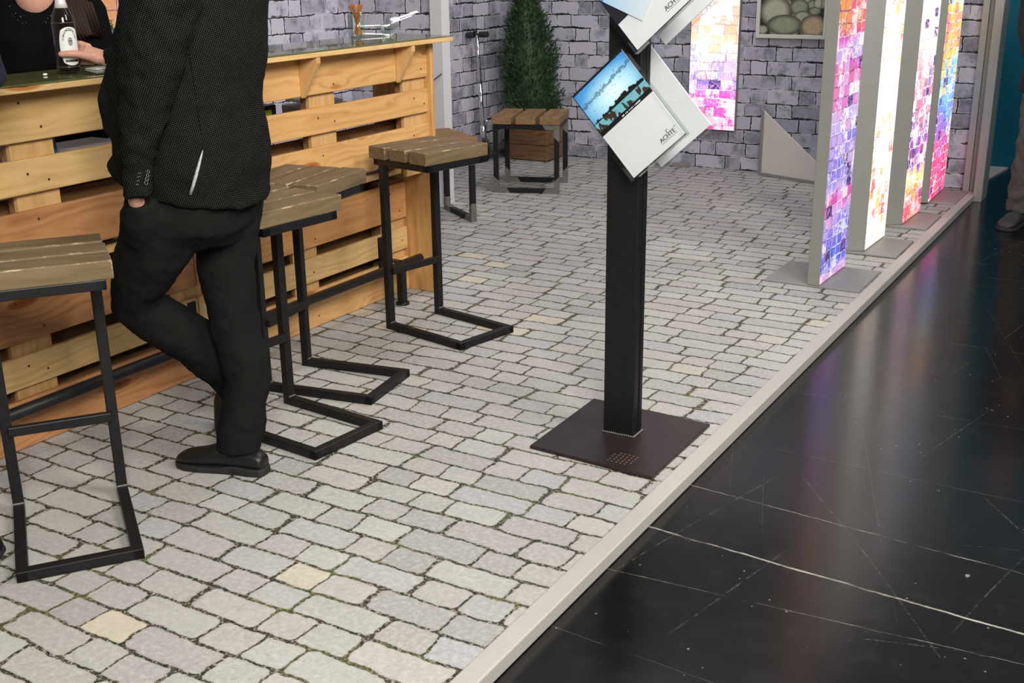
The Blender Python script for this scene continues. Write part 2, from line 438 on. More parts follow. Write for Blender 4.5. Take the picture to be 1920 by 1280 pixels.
def make_bottle_label():
    s = Sh('white_bottle_label'); x, y, z = s.coords('UV')
    v = y; u = x
    n = s.noise(s.vec(u, v), 40, 3)
    r1 = ((u - 0.5) * (u - 0.5) * 1.0 + (v - 0.62) * (v - 0.62) * 0.9).pow(0.5)
    emb = (0.115 - r1).sstep(0.0, 0.02) * n.sstep(0.42, 0.5)
    arc = ((r1 - 0.30).abs().lt(0.035)) * v.gt(0.66) * s.noise(s.vec(u, v), 28, 2).sstep(0.46, 0.52)
    base = ((v - 0.12).abs().lt(0.03)) * ((u - 0.5).abs().lt(0.3))
    k = emb.max(arc).max(base)
    s.color(s.mix(k, (0.66, 0.66, 0.65), (0.03, 0.03, 0.03)))
    s.set(Roughness=0.4)
    return s.m
MAT['label'] = make_bottle_label()

def make_splash_print():
    """blue sky with droplets above a dark skyline and cyan water"""
    s = Sh('blue_splash_print'); u, v, w = s.coords('UV')
    P = s.vec(u * 1.45, v)
    r = ((u - 0.55) * (u - 0.55) * 1.4 + (v - 0.50) * (v - 0.50) * 2.2).pow(0.5)
    sky = s.ramp(r, [(0.05, (0.72, 0.90, 0.93)), (0.35, (0.42, 0.74, 0.90)), (0.7, (0.07, 0.33, 0.72)), (1.0, (0.03, 0.20, 0.55))])
    nz = s.noise(P, 9, 4, 0.7); n2 = s.noise(P, 26, 3, 0.7)
    arc = (v - 0.70 - (u - 0.5) * 0.10 + (nz - 0.5) * 0.22).abs()
    drops = (0.035 - arc + (n2 - 0.5) * 0.09).sstep(0.0, 0.012)
    vd = s.voro(P, 13)
    drops = drops.max((0.20 - vd).sstep(0.0, 0.06) * nz.sstep(0.42, 0.52) * v.gt(0.42))
    col = s.mix(drops * 0.75, sky, (0.05, 0.13, 0.22))
    cells = s.white(s.vec((u * 26.0).floor(), 1.0, 0.0))
    hill = (u - 0.62).abs().op('MULTIPLY', -0.16) + 0.355 + cells * 0.05 + (nz - 0.5) * 0.12
    land = (hill - v).sstep(0.0, 0.008)
    col = s.mix(land, col, (0.012, 0.010, 0.010))
    wat = s.noise(s.vec(u * 5.0, v * 2.2), 1.4, 2)
    water = v.lt(0.265) * v.gt(0.09) * wat.sstep(0.46, 0.5)
    col = s.mix(water, col, s.mix(nz, (0.10, 0.42, 0.52), (0.28, 0.66, 0.72)))
    brown = v.lt(0.265) * v.gt(0.09) * (1.0 - wat.sstep(0.46, 0.5))
    col = s.mix(brown * 0.7, col, (0.075, 0.045, 0.035))
    txt = (v - 0.035).abs().lt(0.012) * u.gt(0.42) * u.lt(0.78) * s.white(s.vec((u * 90.0).floor(), 0.0, 0.0)).gt(0.35)
    col = s.mix(txt, col, (0.8, 0.8, 0.8))
    rim = u.lt(0.012).max(v.gt(0.955))
    col = s.mix(rim, col, (0.012, 0.012, 0.014))
    s.color(col); s.set(Roughness=0.25)
    return s.m
MAT['splash'] = make_splash_print()

def make_pale_splash():
    s = Sh('pale_blue_leaflet_print'); u, v, w = s.coords('UV')
    n = s.noise(s.vec(u, v), 9, 4, 0.7); n2 = s.noise(s.vec(u, v), 30, 3)
    col = s.ramp(v, [(0.0, (0.75, 0.80, 0.86)), (0.5, (0.50, 0.70, 0.88)), (1.0, (0.30, 0.52, 0.78))])
    arc = (v - 0.72 + (n - 0.5) * 0.3).abs()
    col = s.mix((0.03 - arc + (n2 - 0.5) * 0.08).sstep(0.0, 0.02), col, (0.08, 0.14, 0.26))
    s.color(col); s.set(Roughness=0.3)
    return s.m
MAT['pale_splash'] = make_pale_splash()

def make_pebble_print():
    """a flat photograph of rounded pebbles, printed"""
    s = Sh('pebble_photograph'); x, y, z = s.coords()
    n = s.noise(s.vec(x, y, z), 26, 4, 0.7); f = s.noise(s.vec(x, y, z), 90, 3, 0.7)
    vn = s.voro(s.vec(x * 7.0, z * 10.0), 1.3)
    col = s.mix(vn.sstep(0.25, 0.55), (0.27, 0.28, 0.20), (0.02, 0.022, 0.015))
    stones = [(-0.085, 0.335, 0.075, 0.045, 0), (0.045, 0.33, 0.065, 0.045, 1), (0.13, 0.315, 0.07, 0.05, 0), (-0.05, 0.302, 0.07, 0.03, 2), (0.02, 0.295, 0.05, 0.028, 1), (0.085, 0.275, 0.052, 0.030, 0), (0.185, 0.25, 0.03, 0.048, 2),
              (0.165, 0.196, 0.045, 0.028, 1), (0.05, 0.222, 0.072, 0.058, 1), (-0.125, 0.19, 0.118, 0.112, 2), (0.077, 0.152, 0.064, 0.046, 0), (-0.215, 0.060, 0.04, 0.034, 0), (-0.052, 0.096, 0.134, 0.072, 1), (0.160, 0.088, 0.098, 0.084, 3), (0.125, 0.020, 0.085, 0.018, 3)]
    tones = [(0.34, 0.36, 0.25), (0.26, 0.275, 0.19), (0.40, 0.41, 0.30), (0.42, 0.34, 0.20)]
    for cx, cz, rx, rz, k in stones:
        u = (x - cx) / rx; v = (z - (cz - 0.4)) / rz
        d = (u * u + v * v).pow(0.5) + (n - 0.5) * 0.10
        t = tones[k]
        c = s.mix((f - 0.42).max(0.0) * 1.6, t, tuple(q * 0.35 for q in t))
        c = s.mix((n - 0.5).max(0.0) * 1.2, c, (0.50, 0.50, 0.38))
        c = s.mix(d.sstep(0.55, 1.0) * 0.85, c, (0.035, 0.038, 0.026))
        col = s.mix((1.02 - d).sstep(0.0, 0.03), col, c)
    s.color(col); s.set(Roughness=0.4)
    return s.m
MAT['pebbles'] = make_pebble_print()

# backlit prints
W = (1.0, 0.97, 0.95)
MAT['panel_violet'] = make_panel('backlit_violet_bricks', 'y', [(0.12, (0.03, 0.03, 0.30)), (0.28, (0.10, 0.16, 0.75)), (0.38, (0.32, 0.22, 0.80)), (0.48, (0.52, 0.42, 0.90)), (0.57, (0.80, 0.45, 0.85)), (0.66, (0.80, 0.10, 0.60)), (0.76, (0.85, 0.10, 0.25)), (0.9, (0.95, 0.35, 0.12))],
                                 white=0.25, strength=1.0, seed=3.0, dark=0.10, z_stops=[(0.0, 0.70), (0.035, 0.50), (0.06, 0.26), (0.13, 0.30), (0.20, 0.44), (0.265, 0.66), (0.33, 0.40), (0.46, 0.46), (0.58, 0.60), (0.66, 0.68), (0.72, 0.50), (0.80, 0.88)], whitez=[(0.0, 0.3), (0.3, 0.35), (0.5, 0.56), (0.62, 0.6), (0.8, 0.35)])
MAT['panel_white'] = make_panel('backlit_white_bricks', 'y', [(0.15, (0.35, 0.55, 0.85)), (0.35, (0.98, 0.55, 0.10)), (0.5, (1.0, 0.65, 0.12)), (0.65, (0.98, 0.22, 0.10)), (0.85, (0.90, 0.10, 0.30))],
                                white=0.50, strength=1.35, seed=11.0, dark=0.0, whitez=[(0.0, 0.34), (0.2, 0.42), (0.4, 0.46), (0.6, 0.62), (1.0, 0.7)])
MAT['panel_fade'] = make_panel('backlit_white_to_red_bricks', 'y', [(0.1, (0.95, 0.10, 0.15)), (0.25, (0.98, 0.42, 0.05)), (0.38, (1.0, 0.75, 0.12)), (0.5, (0.45, 0.10, 0.55)), (0.62, (0.12, 0.06, 0.25)), (0.75, (0.92, 0.12, 0.25)), (0.9, (1.0, 0.75, 0.3))],
                               white=0.30, strength=1.5, seed=19.0, z_stops=[(0.0, 0.0), (0.07, 0.03), (0.13, 0.22), (0.22, 0.48), (0.32, 0.58), (0.45, 0.72), (0.7, 0.80)], whitez=[(0.0, 0.15), (0.2, 0.30), (0.35, 0.55), (0.55, 0.62), (0.75, 0.9)])
MAT['panel_warm'] = make_panel('backlit_blue_over_red_bricks', 'y', [(0.08, (0.90, 0.04, 0.12)), (0.28, (0.92, 0.10, 0.30)), (0.40, (0.45, 0.15, 0.60)), (0.52, (0.10, 0.30, 0.85)), (0.62, (0.30, 0.70, 0.92)), (0.72, (1.0, 0.65, 0.10)), (0.82, (0.98, 0.40, 0.12)), (0.93, (0.92, 0.25, 0.35))],
                               white=0.14, strength=1.35, seed=27.0, z_stops=[(0.0, 0.08), (0.16, 0.18), (0.30, 0.38), (0.42, 0.54), (0.56, 0.64), (0.62, 0.76), (0.75, 0.88), (0.85, 0.60)])
MAT['panel_back'] = make_panel('backlit_magenta_bricks', 'x', [(0.1, (0.95, 0.05, 0.35)), (0.3, (0.95, 0.12, 0.55)), (0.45, (0.75, 0.45, 0.85)), (0.55, (0.20, 0.12, 0.55)), (0.66, (0.98, 0.62, 0.55)), (0.8, (1.0, 0.42, 0.05)), (0.95, (0.98, 0.25, 0.05))],
                               white=0.34, strength=1.45, seed=35.0, z_stops=[(0.19, 0.08), (0.33, 0.24), (0.42, 0.48), (0.52, 0.58), (0.62, 0.80), (0.8, 0.95)], whitez=[(0.19, 0.22), (0.36, 0.36), (0.46, 0.66), (0.6, 0.70), (0.8, 0.74)], bw=0.10, bh=0.068, dark=0.04)
MAT['panel_left'] = make_panel('backlit_orange_bricks', 'y', [(0.2, (0.55, 0.58, 0.65)), (0.45, (0.60, 0.62, 0.70)), (0.6, (0.95, 0.45, 0.2)), (0.9, (0.9, 0.3, 0.1))], white=0.2, strength=0.75, seed=44.0, bw=0.14, bh=0.09)

# ------------------------------------------------------------------ mesh helpers
def bmn(): return bmesh.new()

def add_box(bm, c, s, rot=None, mi=0):
    """box with centre c and full sizes s"""
    m = Matrix.Translation(c) @ (rot.to_4x4() if rot is not None else Matrix.Identity(4)) @ Matrix.Diagonal((s[0], s[1], s[2], 1))
    r = bmesh.ops.create_cube(bm, size=1, matrix=m)
    for f in {f for v in r['verts'] for f in v.link_faces}: f.material_index = mi
    return r['verts']

def add_lim(bm, x0, x1, y0, y1, z0, z1, mi=0):
    return add_box(bm, ((x0 + x1) / 2, (y0 + y1) / 2, (z0 + z1) / 2), (abs(x1 - x0), abs(y1 - y0), abs(z1 - z0)), None, mi)

def add_bar(bm, a, b, w, h=None, up=(0, 0, 1), mi=0, ext=0.0):
    """square bar from a to b, w wide and h high"""
    h = h or w
    a, b = Vector(a), Vector(b); d = (b - a); L = d.length; d.normalize()
    u = Vector(up)
    if abs(d.dot(u)) > 0.95: u = Vector((0, 1, 0))
    sx = d.cross(u).normalized(); uz = sx.cross(d)
    rot = Matrix((d, sx, uz)).transposed()
    return add_box(bm, (a + b) / 2, (L + 2 * ext, w, h), rot, mi)

def add_tube(bm, pts, rad, n=12, mi=0, caps=True):
    """round tube along points; rad a number, a list, or (ra, rb) pairs"""
    pts = [Vector(p) for p in pts]
    rings = []
    ref = None
    for i, p in enumerate(pts):
        t = (pts[min(i + 1, len(pts) - 1)] - pts[max(i - 1, 0)]).normalized()
        if ref is None:
            ref = Vector((0, 0, 1)) if abs(t.z) < 0.9 else Vector((1, 0, 0))
        sx = t.cross(ref).normalized(); sy = sx.cross(t).normalized(); ref = sy
        r = rad[i] if isinstance(rad, (list, tuple)) else rad
        ra, rb = r if isinstance(r, (list, tuple)) else (r, r)
        rings.append([bm.verts.new(p + sx * (ra * math.cos(2 * math.pi * k / n)) + sy * (rb * math.sin(2 * math.pi * k / n))) for k in range(n)])
    fs = []
    for A, B in zip(rings, rings[1:]):
        for k in range(n):
            fs.append(bm.faces.new((A[k], A[(k + 1) % n], B[(k + 1) % n], B[k])))
    if caps:
        fs.append(bm.faces.new(list(reversed(rings[0])))); fs.append(bm.faces.new(rings[-1]))
    for f in fs: f.material_index = mi; f.smooth = True
    return rings

def add_rings(bm, rings, mi=0, caps=True):
    """loft through rings given as lists of points"""
    V = [[bm.verts.new(p) for p in r] for r in rings]
    n = len(V[0]); fs = []
    for A, B in zip(V, V[1:]):
        for k in range(n): fs.append(bm.faces.new((A[k], A[(k + 1) % n], B[(k + 1) % n], B[k])))
    if caps:
        fs.append(bm.faces.new(list(reversed(V[0])))); fs.append(bm.faces.new(V[-1]))
    for f in fs: f.material_index = mi; f.smooth = True
    return V

def add_lathe(bm, prof, c=(0, 0, 0), n=24, mi=0):
    rings = [[(c[0] + r * math.cos(2 * math.pi * k / n), c[1] + r * math.sin(2 * math.pi * k / n), c[2] + z) for k in range(n)] for r, z in prof]
    return add_rings(bm, rings, mi)

def add_ball(bm, c, r, sub=2, mi=0, rot=None):
    s = r if isinstance(r, (list, tuple)) else (r, r, r)
    m = Matrix.Translation(c) @ (rot.to_4x4() if rot is not None else Matrix.Identity(4)) @ Matrix.Diagonal((s[0], s[1], s[2], 1))
    v = bmesh.ops.create_icosphere(bm, subdivisions=sub, radius=1, matrix=m)['verts']
    for f in {f for q in v for f in q.link_faces}: f.material_index = mi; f.smooth = True
    return v

def obj(name, bm, mats, parent=None, bevel=0.0, seg=2, bevel_mat=None, origin=None, smooth_angle=None):
    """link a bmesh as one object; origin is the parent's place (points are given in the room's axes)"""
    if origin is not None: bmesh.ops.translate(bm, verts=bm.verts, vec=-Vector(origin))
    bmesh.ops.recalc_face_normals(bm, faces=bm.faces)
    me = bpy.data.meshes.new(name); bm.to_mesh(me); bm.free()
    for m in (mats if isinstance(mats, (list, tuple)) else [mats]): me.materials.append(MAT[m] if isinstance(m, str) else m)
    o = bpy.data.objects.new(name, me); COL.objects.link(o)
    if parent is not None: o.parent = parent
    if bevel:
        b = o.modifiers.new('bevel', 'BEVEL'); b.width = bevel; b.segments = seg; b.limit_method = 'ANGLE'; b.angle_limit = math.radians(40)
        if bevel_mat is not None: b.material = bevel_mat
    return o

def tag(o, label=None, cat=None, group=None, kind=None):
    if label: o['label'] = label
    if cat: o['category'] = cat
    if group: o['group'] = group
    if kind: o['kind'] = kind
    return o

def root(name, loc, label, cat, group=None, rz=0.0):
    o = bpy.data.objects.new(name, None); o.empty_display_size = 0.1
    COL.objects.link(o); o.location = loc; o.rotation_euler = (0, 0, rz)
    return tag(o, label, cat, group)

def structure(name, bm, mat, parent=None, **k):
    o = obj(name, bm, mat, parent, **k)
    if parent is None: o['kind'] = 'structure'
    return o

def copy_tree(o, parent=None):
    c = o.copy(); COL.objects.link(c)
    if parent is not None: c.parent = parent
    for ch in list(o.children): copy_tree(ch, c)
    return c

def quad_uv(bm, p00, p10, p11, p01, mi=0):
    uvl = bm.loops.layers.uv.verify()
    vs = [bm.verts.new(p) for p in (p00, p10, p11, p01)]
    f = bm.faces.new(vs); f.material_index = mi
    for l, uv in zip(f.loops, ((0, 0), (1, 0), (1, 1), (0, 1))): l[uvl].uv = uv
    return f

def text_mesh(s, size, thick=0.0006):
    cu = bpy.data.curves.new('lettering', 'FONT'); cu.body = s; cu.size = size; cu.extrude = thick
    o = bpy.data.objects.new('lettering', cu); COL.objects.link(o)
    dg = bpy.context.evaluated_depsgraph_get(); dg.update()
    me = bpy.data.meshes.new_from_object(o.evaluated_get(dg))
    bpy.data.objects.remove(o); bpy.data.curves.remove(cu)
    return me

# ------------------------------------------------------------------ the setting
XI, XO = -1.297, -1.237            # inner and outer edge of the booth's edge strip
YB = 8.52                          # brick back wall
XL = -5.085                        # brick left wall
HZ = -0.04                         # hall floor below the raised booth floor

b = bmn(); add_lim(b, XL - 0.1, XI + 0.02, -3.0, YB + 0.05, -0.02, 0.0)
structure('floor', b, 'cobble')
b = bmn(); add_lim(b, -8, 9, -6, 24, HZ - 0.1, HZ)
structure('floor.001', b, 'hall')
b = bmn(); add_lim(b, XI, XO, -3.0, YB - 0.10, HZ + 0.002, 0.006)
structure('trim_1', b, 'alu', bevel=0.004)
b = bmn(); add_lim(b, XL - 0.1, -1.34, YB, YB + 0.06, -0.02, 2.8)
structure('wall_back', b, 'brick_x')
b = bmn(); add_lim(b, XL - 0.08, XL, -3.0, YB, -0.02, 2.8)
structure('wall_left', b, 'brick_y')
# short partition with a white end profile
b = bmn(); add_lim(b, XL, -4.40, 6.41, 6.47, 0.0, 2.8)
structure('wall_partition', b, 'brick_x')
b = bmn(); add_lim(b, -4.400, -4.305, 6.395, 6.485, 0.0, 2.8)
structure('trim_2', b, 'white_post', bevel=0.003)
# end frame of the back wall towards the aisle
b = bmn()
add_lim(b, -1.338, -1.295, 8.42, 8.52, 0.0, 2.8)
add_lim(b, -1.295, -1.245, 8.44, 8.52, 0.0, 2.8)
add_lim(b, -1.245, -1.188, 8.30, 8.52, HZ, 2.8)
structure('trim_3', b, 'alu_grey', bevel=0.003)
# next booth: teal wall on a pale base
b = bmn(); add_lim(b, -2.6, 4.0, 9.75, 9.85, HZ + 0.0, 3.2)
structure('wall_teal', b, 'teal')
b = bmn()
p = [(-2.0, 9.04), (-1.30, 9.04), (-1.225, 9.74), (-2.0, 9.74)]
lo = [b.verts.new((x, y, HZ + 0.001)) for x, y in p]; hi = [b.verts.new((x, y, HZ + 0.012)) for x, y in p]
b.faces.new(lo); b.faces.new(hi)
for i in range(4): b.faces.new((lo[i], lo[(i + 1) % 4], hi[(i + 1) % 4], hi[i]))
structure('trim_4', b, 'board')

# ------------------------------------------------------------------ pallet bar counter
XU, XW = -3.17, -3.325             # front of the upper and of the lower pallet
Y0, Y1 = 1.15, 4.572
ctr = root('bar_counter', (-3.25, 3.0, 0), 'long pine pallet bar counter with slatted front on the cobbled floor', 'bar counter')
CO = (-3.25, 3.0, 0)
def nails(b, xf, pts, r=0.0045):
    for y, z in pts:
        v = bmesh.ops.create_circle(b, cap_ends=True, segments=10, radius=r, matrix=Matrix.Translation((xf + 0.0008, y, z)) @ Matrix.Rotation(math.pi / 2, 4, 'Y'))['verts']
        for f in {f for q in v for f in q.link_faces}: f.material_index = 1
MAT['nail'] = plain('rusty_nail', (0.035, 0.018, 0.010), 0.6)
POSTS = (1.66, 2.38, 3.10, 3.82, 4.49)
def plank(xf, z0, z1, y0, y1, mat, th=0.022, nail=True):
    b = bmn(); add_lim(b, xf - th, xf, y0, y1, z0, z1)
    o = obj('plank', b, [mat, 'nail'], ctr, origin=CO, bevel=0.003, seg=1)
    if nail:
        b = bmn()
        pts = []
        for yp in POSTS:
            if y0 < yp - 0.05 and yp + 0.05 < y1:
                pts += [(yp - 0.045 + random.uniform(-0.015, 0.015), z1 - 0.03 - random.uniform(0, 0.02)), (yp + 0.04 + random.uniform(-0.015, 0.015), z0 + 0.03 + random.uniform(0, 0.02))]
        nails(b, xf, pts)
        me = bpy.data.meshes.new('n'); bmesh.ops.translate(b, verts=b.verts, vec=-Vector(CO))
        b.to_mesh(me); b.free()
        bb = bmn(); bb.from_mesh(o.data); bb.from_mesh(me); bb.to_mesh(o.data); bb.free(); bpy.data.meshes.remove(me)
    return o
# upper pallet
JY = 3.14                          # joint between neighbouring pallets (behind the man)
for ya, yb, side in ((Y0, JY - 0.002, 'l'), (JY + 0.002, Y1, 'r')):
    l = side == 'l'
    plank(XU, 1.063, 1.222, ya, yb, 'pine_pale' if l else 'pine')
    plank(XU, 0.899, 1.009, ya, yb, 'pine_pale' if l else 'pine')
    plank(XU, 0.690, 0.846, ya, yb, 'pine_red' if l else 'pine')
    plank(XU - 0.055, 0.625, 0.655, ya, yb, 'pine_pale', nail=False)
# lower pallet
    plank(XW, 0.373, 0.552, ya, yb, 'pine_red' if l else 'pine_orange')
    plank(XW, 0.214, 0.325, ya, yb, 'pine_pale')
    plank(XW, 0.002, 0.173, ya, yb, 'pine_red' if l else 'pine')
for yp in POSTS:
    hw = 0.082 if yp < 4.4 else 0.085
    b = bmn(); add_lim(b, XU - 0.044, XU - 0.022, yp - hw, yp + hw, 0.61, 1.222)
    obj('upright_board', b, 'pine_z', ctr, origin=CO, bevel=0.002, seg=1)
    b = bmn()
    add_lim(b, XU - 0.075, XU - 0.044, yp - hw + 0.004, yp + hw - 0.02, 0.61, 1.15)
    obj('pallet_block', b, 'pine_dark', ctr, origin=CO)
    b = bmn(); add_lim(b, XW - 0.044, XW - 0.022, yp - hw, yp + hw, 0.0, 0.56)
    obj('upright_board', b, 'pine_z', ctr, origin=CO, bevel=0.002, seg=1)
    b = bmn(); add_lim(b, XW - 0.10, XW - 0.044, yp - hw + 0.004, yp + hw - 0.02, 0.0, 0.56)
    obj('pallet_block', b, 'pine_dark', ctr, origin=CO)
# inner shelf, back boards of the pallets
b = bmn(); add_lim(b, -3.62, XU - 0.15, Y0, Y1 - 0.03, 0.868, 0.888)
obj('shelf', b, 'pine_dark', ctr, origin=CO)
b = bmn(); add_lim(b, -3.47, -3.45, Y0, Y1, 0.0, 0.60)
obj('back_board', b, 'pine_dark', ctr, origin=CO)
b = bmn(); add_lim(b, XU - 0.152, XU - 0.13, Y0, Y1 - 0.03, 0.72, 0.862)
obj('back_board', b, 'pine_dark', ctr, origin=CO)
# end board facing the camera
b = bmn(); add_lim(b, -3.50, XU + 0.022, Y1, Y1 + 0.024, 0.0, 1.222)
obj('end_board', b, 'pine_end', ctr, origin=CO, bevel=0.003, seg=1)
# triangular brackets under the overhang
for yb_ in (1.45, 2.15, 2.92, 3.66, 4.32):
    b = bmn()
    tri = [(XU, 1.2235), (XU + 0.098, 1.2235), (XU + 0.098, 1.200), (XU + 0.010, 1.058), (XU, 1.058)]
    A = [b.verts.new((x, yb_, z)) for x, z in tri]; B = [b.verts.new((x, yb_ + 0.024, z)) for x, z in tri]
    b.faces.new(A); b.faces.new(list(reversed(B)))
    for i in range(5): b.faces.new((A[i], A[(i + 1) % 5], B[(i + 1) % 5], B[i]))
    obj('bracket', b, 'pine_z', ctr, origin=CO, bevel=0.002, seg=1)
# steel foot rail on brackets
b = bmn()
add_tube(b, [(-3.215, Y0, 0.187), (-3.215, 4.52, 0.187)], 0.0215, 16)
fr = obj('foot_rail', b, 'steel_grey', ctr, origin=CO)
for yb_ in (1.85, 3.10, 4.345):
    b = bmn()
    add_lim(b, XW, XW + 0.006, yb_ - 0.02, yb_ + 0.02, 0.115, 0.315)
    add_lim(b, XW, -3.215, yb_ - 0.02, yb_ + 0.02, 0.205, 0.211)
    obj('rail_bracket', b, 'steel', fr)
    bpy.context.view_layer.update()
for o in [c for c in fr.children]:
    o.data.transform(Matrix.Translation(-Vector(CO)))
b = bmn()
add_bar(b, (-3.195, 4.33, 0.0), (-3.195, 4.33, 0.20), 0.034)
add_tube(b, [(-3.195, 4.33, 0.0), (-3.195, 4.33, 0.010)], 0.034, 14)
add_tube(b, [(-3.195, 4.33, 0.010), (-3.195, 4.33, 0.018)], 0.020, 12)
obj('rail_foot', b, 'steel', ctr, origin=CO)

# worktop with glass sheet
top = root('countertop', (-3.27, 3.0, 1.224), 'pale wooden bar top edged in green glass, lying on the pallet counter', 'countertop')
TO = (-3.27, 3.0, 1.224)
b = bmn(); add_lim(b, -3.47, -3.070, Y0, 4.655, 1.224, 1.243)
obj('wooden_board', b, 'pine_pale', top, origin=TO, bevel=0.002, seg=1)
b = bmn(); add_lim(b, -3.47, -3.070, Y0, 4.655, 1.2435, 1.2505)
obj('glass_sheet', b, 'top_glass', top, origin=TO, bevel=0.001, seg=1)
ZT = 1.2507

# ------------------------------------------------------------------ bar stools
def make_stool(name, label):
    r = root(name, (0, 0, 0), label, 'bar stool', 'bar stools along the pallet counter')
    w, L, tb = 0.335, 0.465, 0.032
    y = w / 2 - tb / 2
    b = bmn()
    for s in (-1, 1): add_bar(b, (-tb / 2, s * y, tb / 2), (L, s * y, tb / 2), tb)
    add_bar(b, (L - tb / 2, -w / 2, tb / 2 + 0.0002), (L - tb / 2, w / 2, tb / 2 + 0.0002), tb)
    obj('base_frame', b, 'steel', r, bevel=0.003)
    for s in (-1, 1):
        b = bmn(); add_bar(b, (0, s * y, tb * 0.9), (0, s * y, 0.748), tb)
        lg = obj('leg', b, 'steel', r, bevel=0.003)
        b = bmn()
        add_bar(b, (tb / 2 + 0.001, s * y - tb / 2, tb + 0.001), (tb / 2 + 0.001, s * y + tb / 2, tb + 0.001), 0.007)
        obj('weld_seam', b, 'weld', lg, bevel=0.002)
    b = bmn(); add_bar(b, (tb / 2 + 0.006, -w / 2 + 0.02, 0.272), (tb / 2 + 0.006, w / 2 - 0.02, 0.272), 0.022, 0.030)
    obj('footrest', b, 'steel', r, bevel=0.003)
    b = bmn()
    x0, x1, yw = -0.045, 0.300, 0.168
    for s in (-1, 1): add_bar(b, (x0, s * (yw - 0.015), 0.760), (x1, s * (yw - 0.015), 0.760), 0.030)
    for xx in (x0 + 0.015, x1 - 0.015): add_bar(b, (xx, -yw, 0.7602), (xx, yw, 0.7602), 0.030)
    obj('seat_frame', b, 'steel', r, bevel=0.003)
    for k in range(3):
        xc = -0.052 + 0.0525 + k * 0.1255
        b = bmn(); add_box(b, (xc, random.uniform(-0.004, 0.004), 0.7755 + 0.027), (0.105, 0.372, 0.054 - 0.002 * (k == 1)))
        obj('seat_slat', b, ['seat', 'seat_edge'], r, bevel=0.004, seg=2, bevel_mat=1)
    return r

def place(o, loc, rz, label=None):
    o.location = loc; o.rotation_euler = (0, 0, rz)
    if label: o['label'] = label
    return o

def yaw(dx, dy): return math.atan2(dy, dx)
stool = make_stool('bar_stool', 'nearest bar stool, cut by the left edge of the picture')
place(stool, (-2.845, 2.080, 0), yaw(0.41, -0.30))
s2 = place(copy_tree(stool), (-2.822, 2.905, 0), yaw(0.44, -0.045), 'bar stool just right of the man in the dotted jacket, nearer of the overlapping pair')
s3 = place(copy_tree(stool), (-3.003, 3.272, 0), yaw(0.99, 0.17), 'bar stool half hidden behind the one beside the man, farther of the overlapping pair')
s4 = place(copy_tree(stool), (-2.983, 4.137, 0), yaw(0.47, -0.10), 'bar stool standing free at the far right end of the pallet counter')

# ------------------------------------------------------------------ low stools
def make_low_stool(name, label):
    r = root(name, (0, 0, 0), label, 'stool', 'low slatted stools in the back of the booth')
    w, D, Hh, tb = 0.468, 0.42, 0.485, 0.034
    for yy in (-D / 2, D / 2):
        b = bmn()
        for s in (-1, 1): add_bar(b, (s * (w / 2 - tb / 2), yy, 0), (s * (w / 2 - tb / 2), yy, Hh), tb)
        for zz in (tb / 2, Hh - tb / 2): add_bar(b, (-w / 2 + tb, yy, zz), (w / 2 - tb, yy, zz), tb)
        lf = obj('leg_frame', b, 'steel', r, bevel=0.002, seg=1)
        for s in (-1, 1):
            for zz, up in ((0.0, 1), (Hh, -1)):
                if up < 0 and s < 0: continue
                b = bmn(); xx = s * (w / 2 + 0.0008); z_ = zz - up * 0.0004
                pts = [(xx, z_), (xx - s * 0.12, z_), (xx - s * 0.095, zz + up * (tb + 0.001)), (xx - s * (tb + 0.002), zz + up * (tb + 0.001)), (xx - s * (tb + 0.002), zz + up * 0.085), (xx, zz + up * 0.12)]
                A = [b.verts.new((px, yy - tb / 2 - 0.0012, pz)) for px, pz in pts]
                B = [b.verts.new((px, yy + tb / 2 + 0.0012, pz)) for px, pz in pts]
                b.faces.new(A); b.faces.new(list(reversed(B)))
                for i in range(6): b.faces.new((A[i], A[(i + 1) % 6], B[(i + 1) % 6], B[i]))
                obj('corner_gusset', b, 'gusset', lf)
    for s in (-1, 1):
        b = bmn(); add_bar(b, (s * (w / 2 - tb / 2), -D / 2 + tb / 2, Hh - tb / 2), (s * (w / 2 - tb / 2), D / 2 - tb / 2, Hh - tb / 2), tb)
        obj('side_rail', b, 'steel', r, bevel=0.002, seg=1)
    for k in (-1, 0, 1):
        b = bmn(); add_box(b, (k * 0.170, 0, Hh + 0.0255), (0.140, 0.49, 0.050))
        obj('seat_slat', b, ['low_seat', 'low_seat'], r, bevel=0.004, seg=2, bevel_mat=1)
    return r
low = make_low_stool('low_stool', 'low slatted wooden stool on steel frames in front of the potted conifer')
place(low, (-4.101, 7.195, 0), yaw(0.439, 0.158))
low2 = place(copy_tree(low), (-4.165, 5.98, 0), yaw(0.345, -0.235), 'low slatted stool mostly hidden behind the bar stool at the counter end')

# ------------------------------------------------------------------ conifer in a planter
pl = root('potted_conifer', (-4.69, 8.33, 0), 'tall narrow green conifer in a brown wooden planter in the wall corner', 'potted tree')
PO = (-4.69, 8.33, 0)
b = bmn()
x0, x1, yf, yk = -4.865, -4.515, 8.17, 8.46
for k in range(3):
    add_lim(b, x0, x1, yf, yf + 0.02, 0.008 + k * 0.125, 0.128 + k * 0.125)
    add_lim(b, x0, x1, yk - 0.02, yk, 0.008 + k * 0.125, 0.128 + k * 0.125)
    add_lim(b, x0, x0 + 0.02, yf + 0.02, yk - 0.02, 0.008 + k * 0.125, 0.128 + k * 0.125)
    add_lim(b, x1 - 0.02, x1, yf + 0.02, yk - 0.02, 0.008 + k * 0.125, 0.128 + k * 0.125)
add_lim(b, x0 + 0.02, x1 - 0.02, yf + 0.02, yk - 0.02, 0.0, 0.34)
obj('planter_box', b, 'planter', pl, origin=PO, bevel=0.003, seg=1)
b = bmn()
rng = random.Random(5)
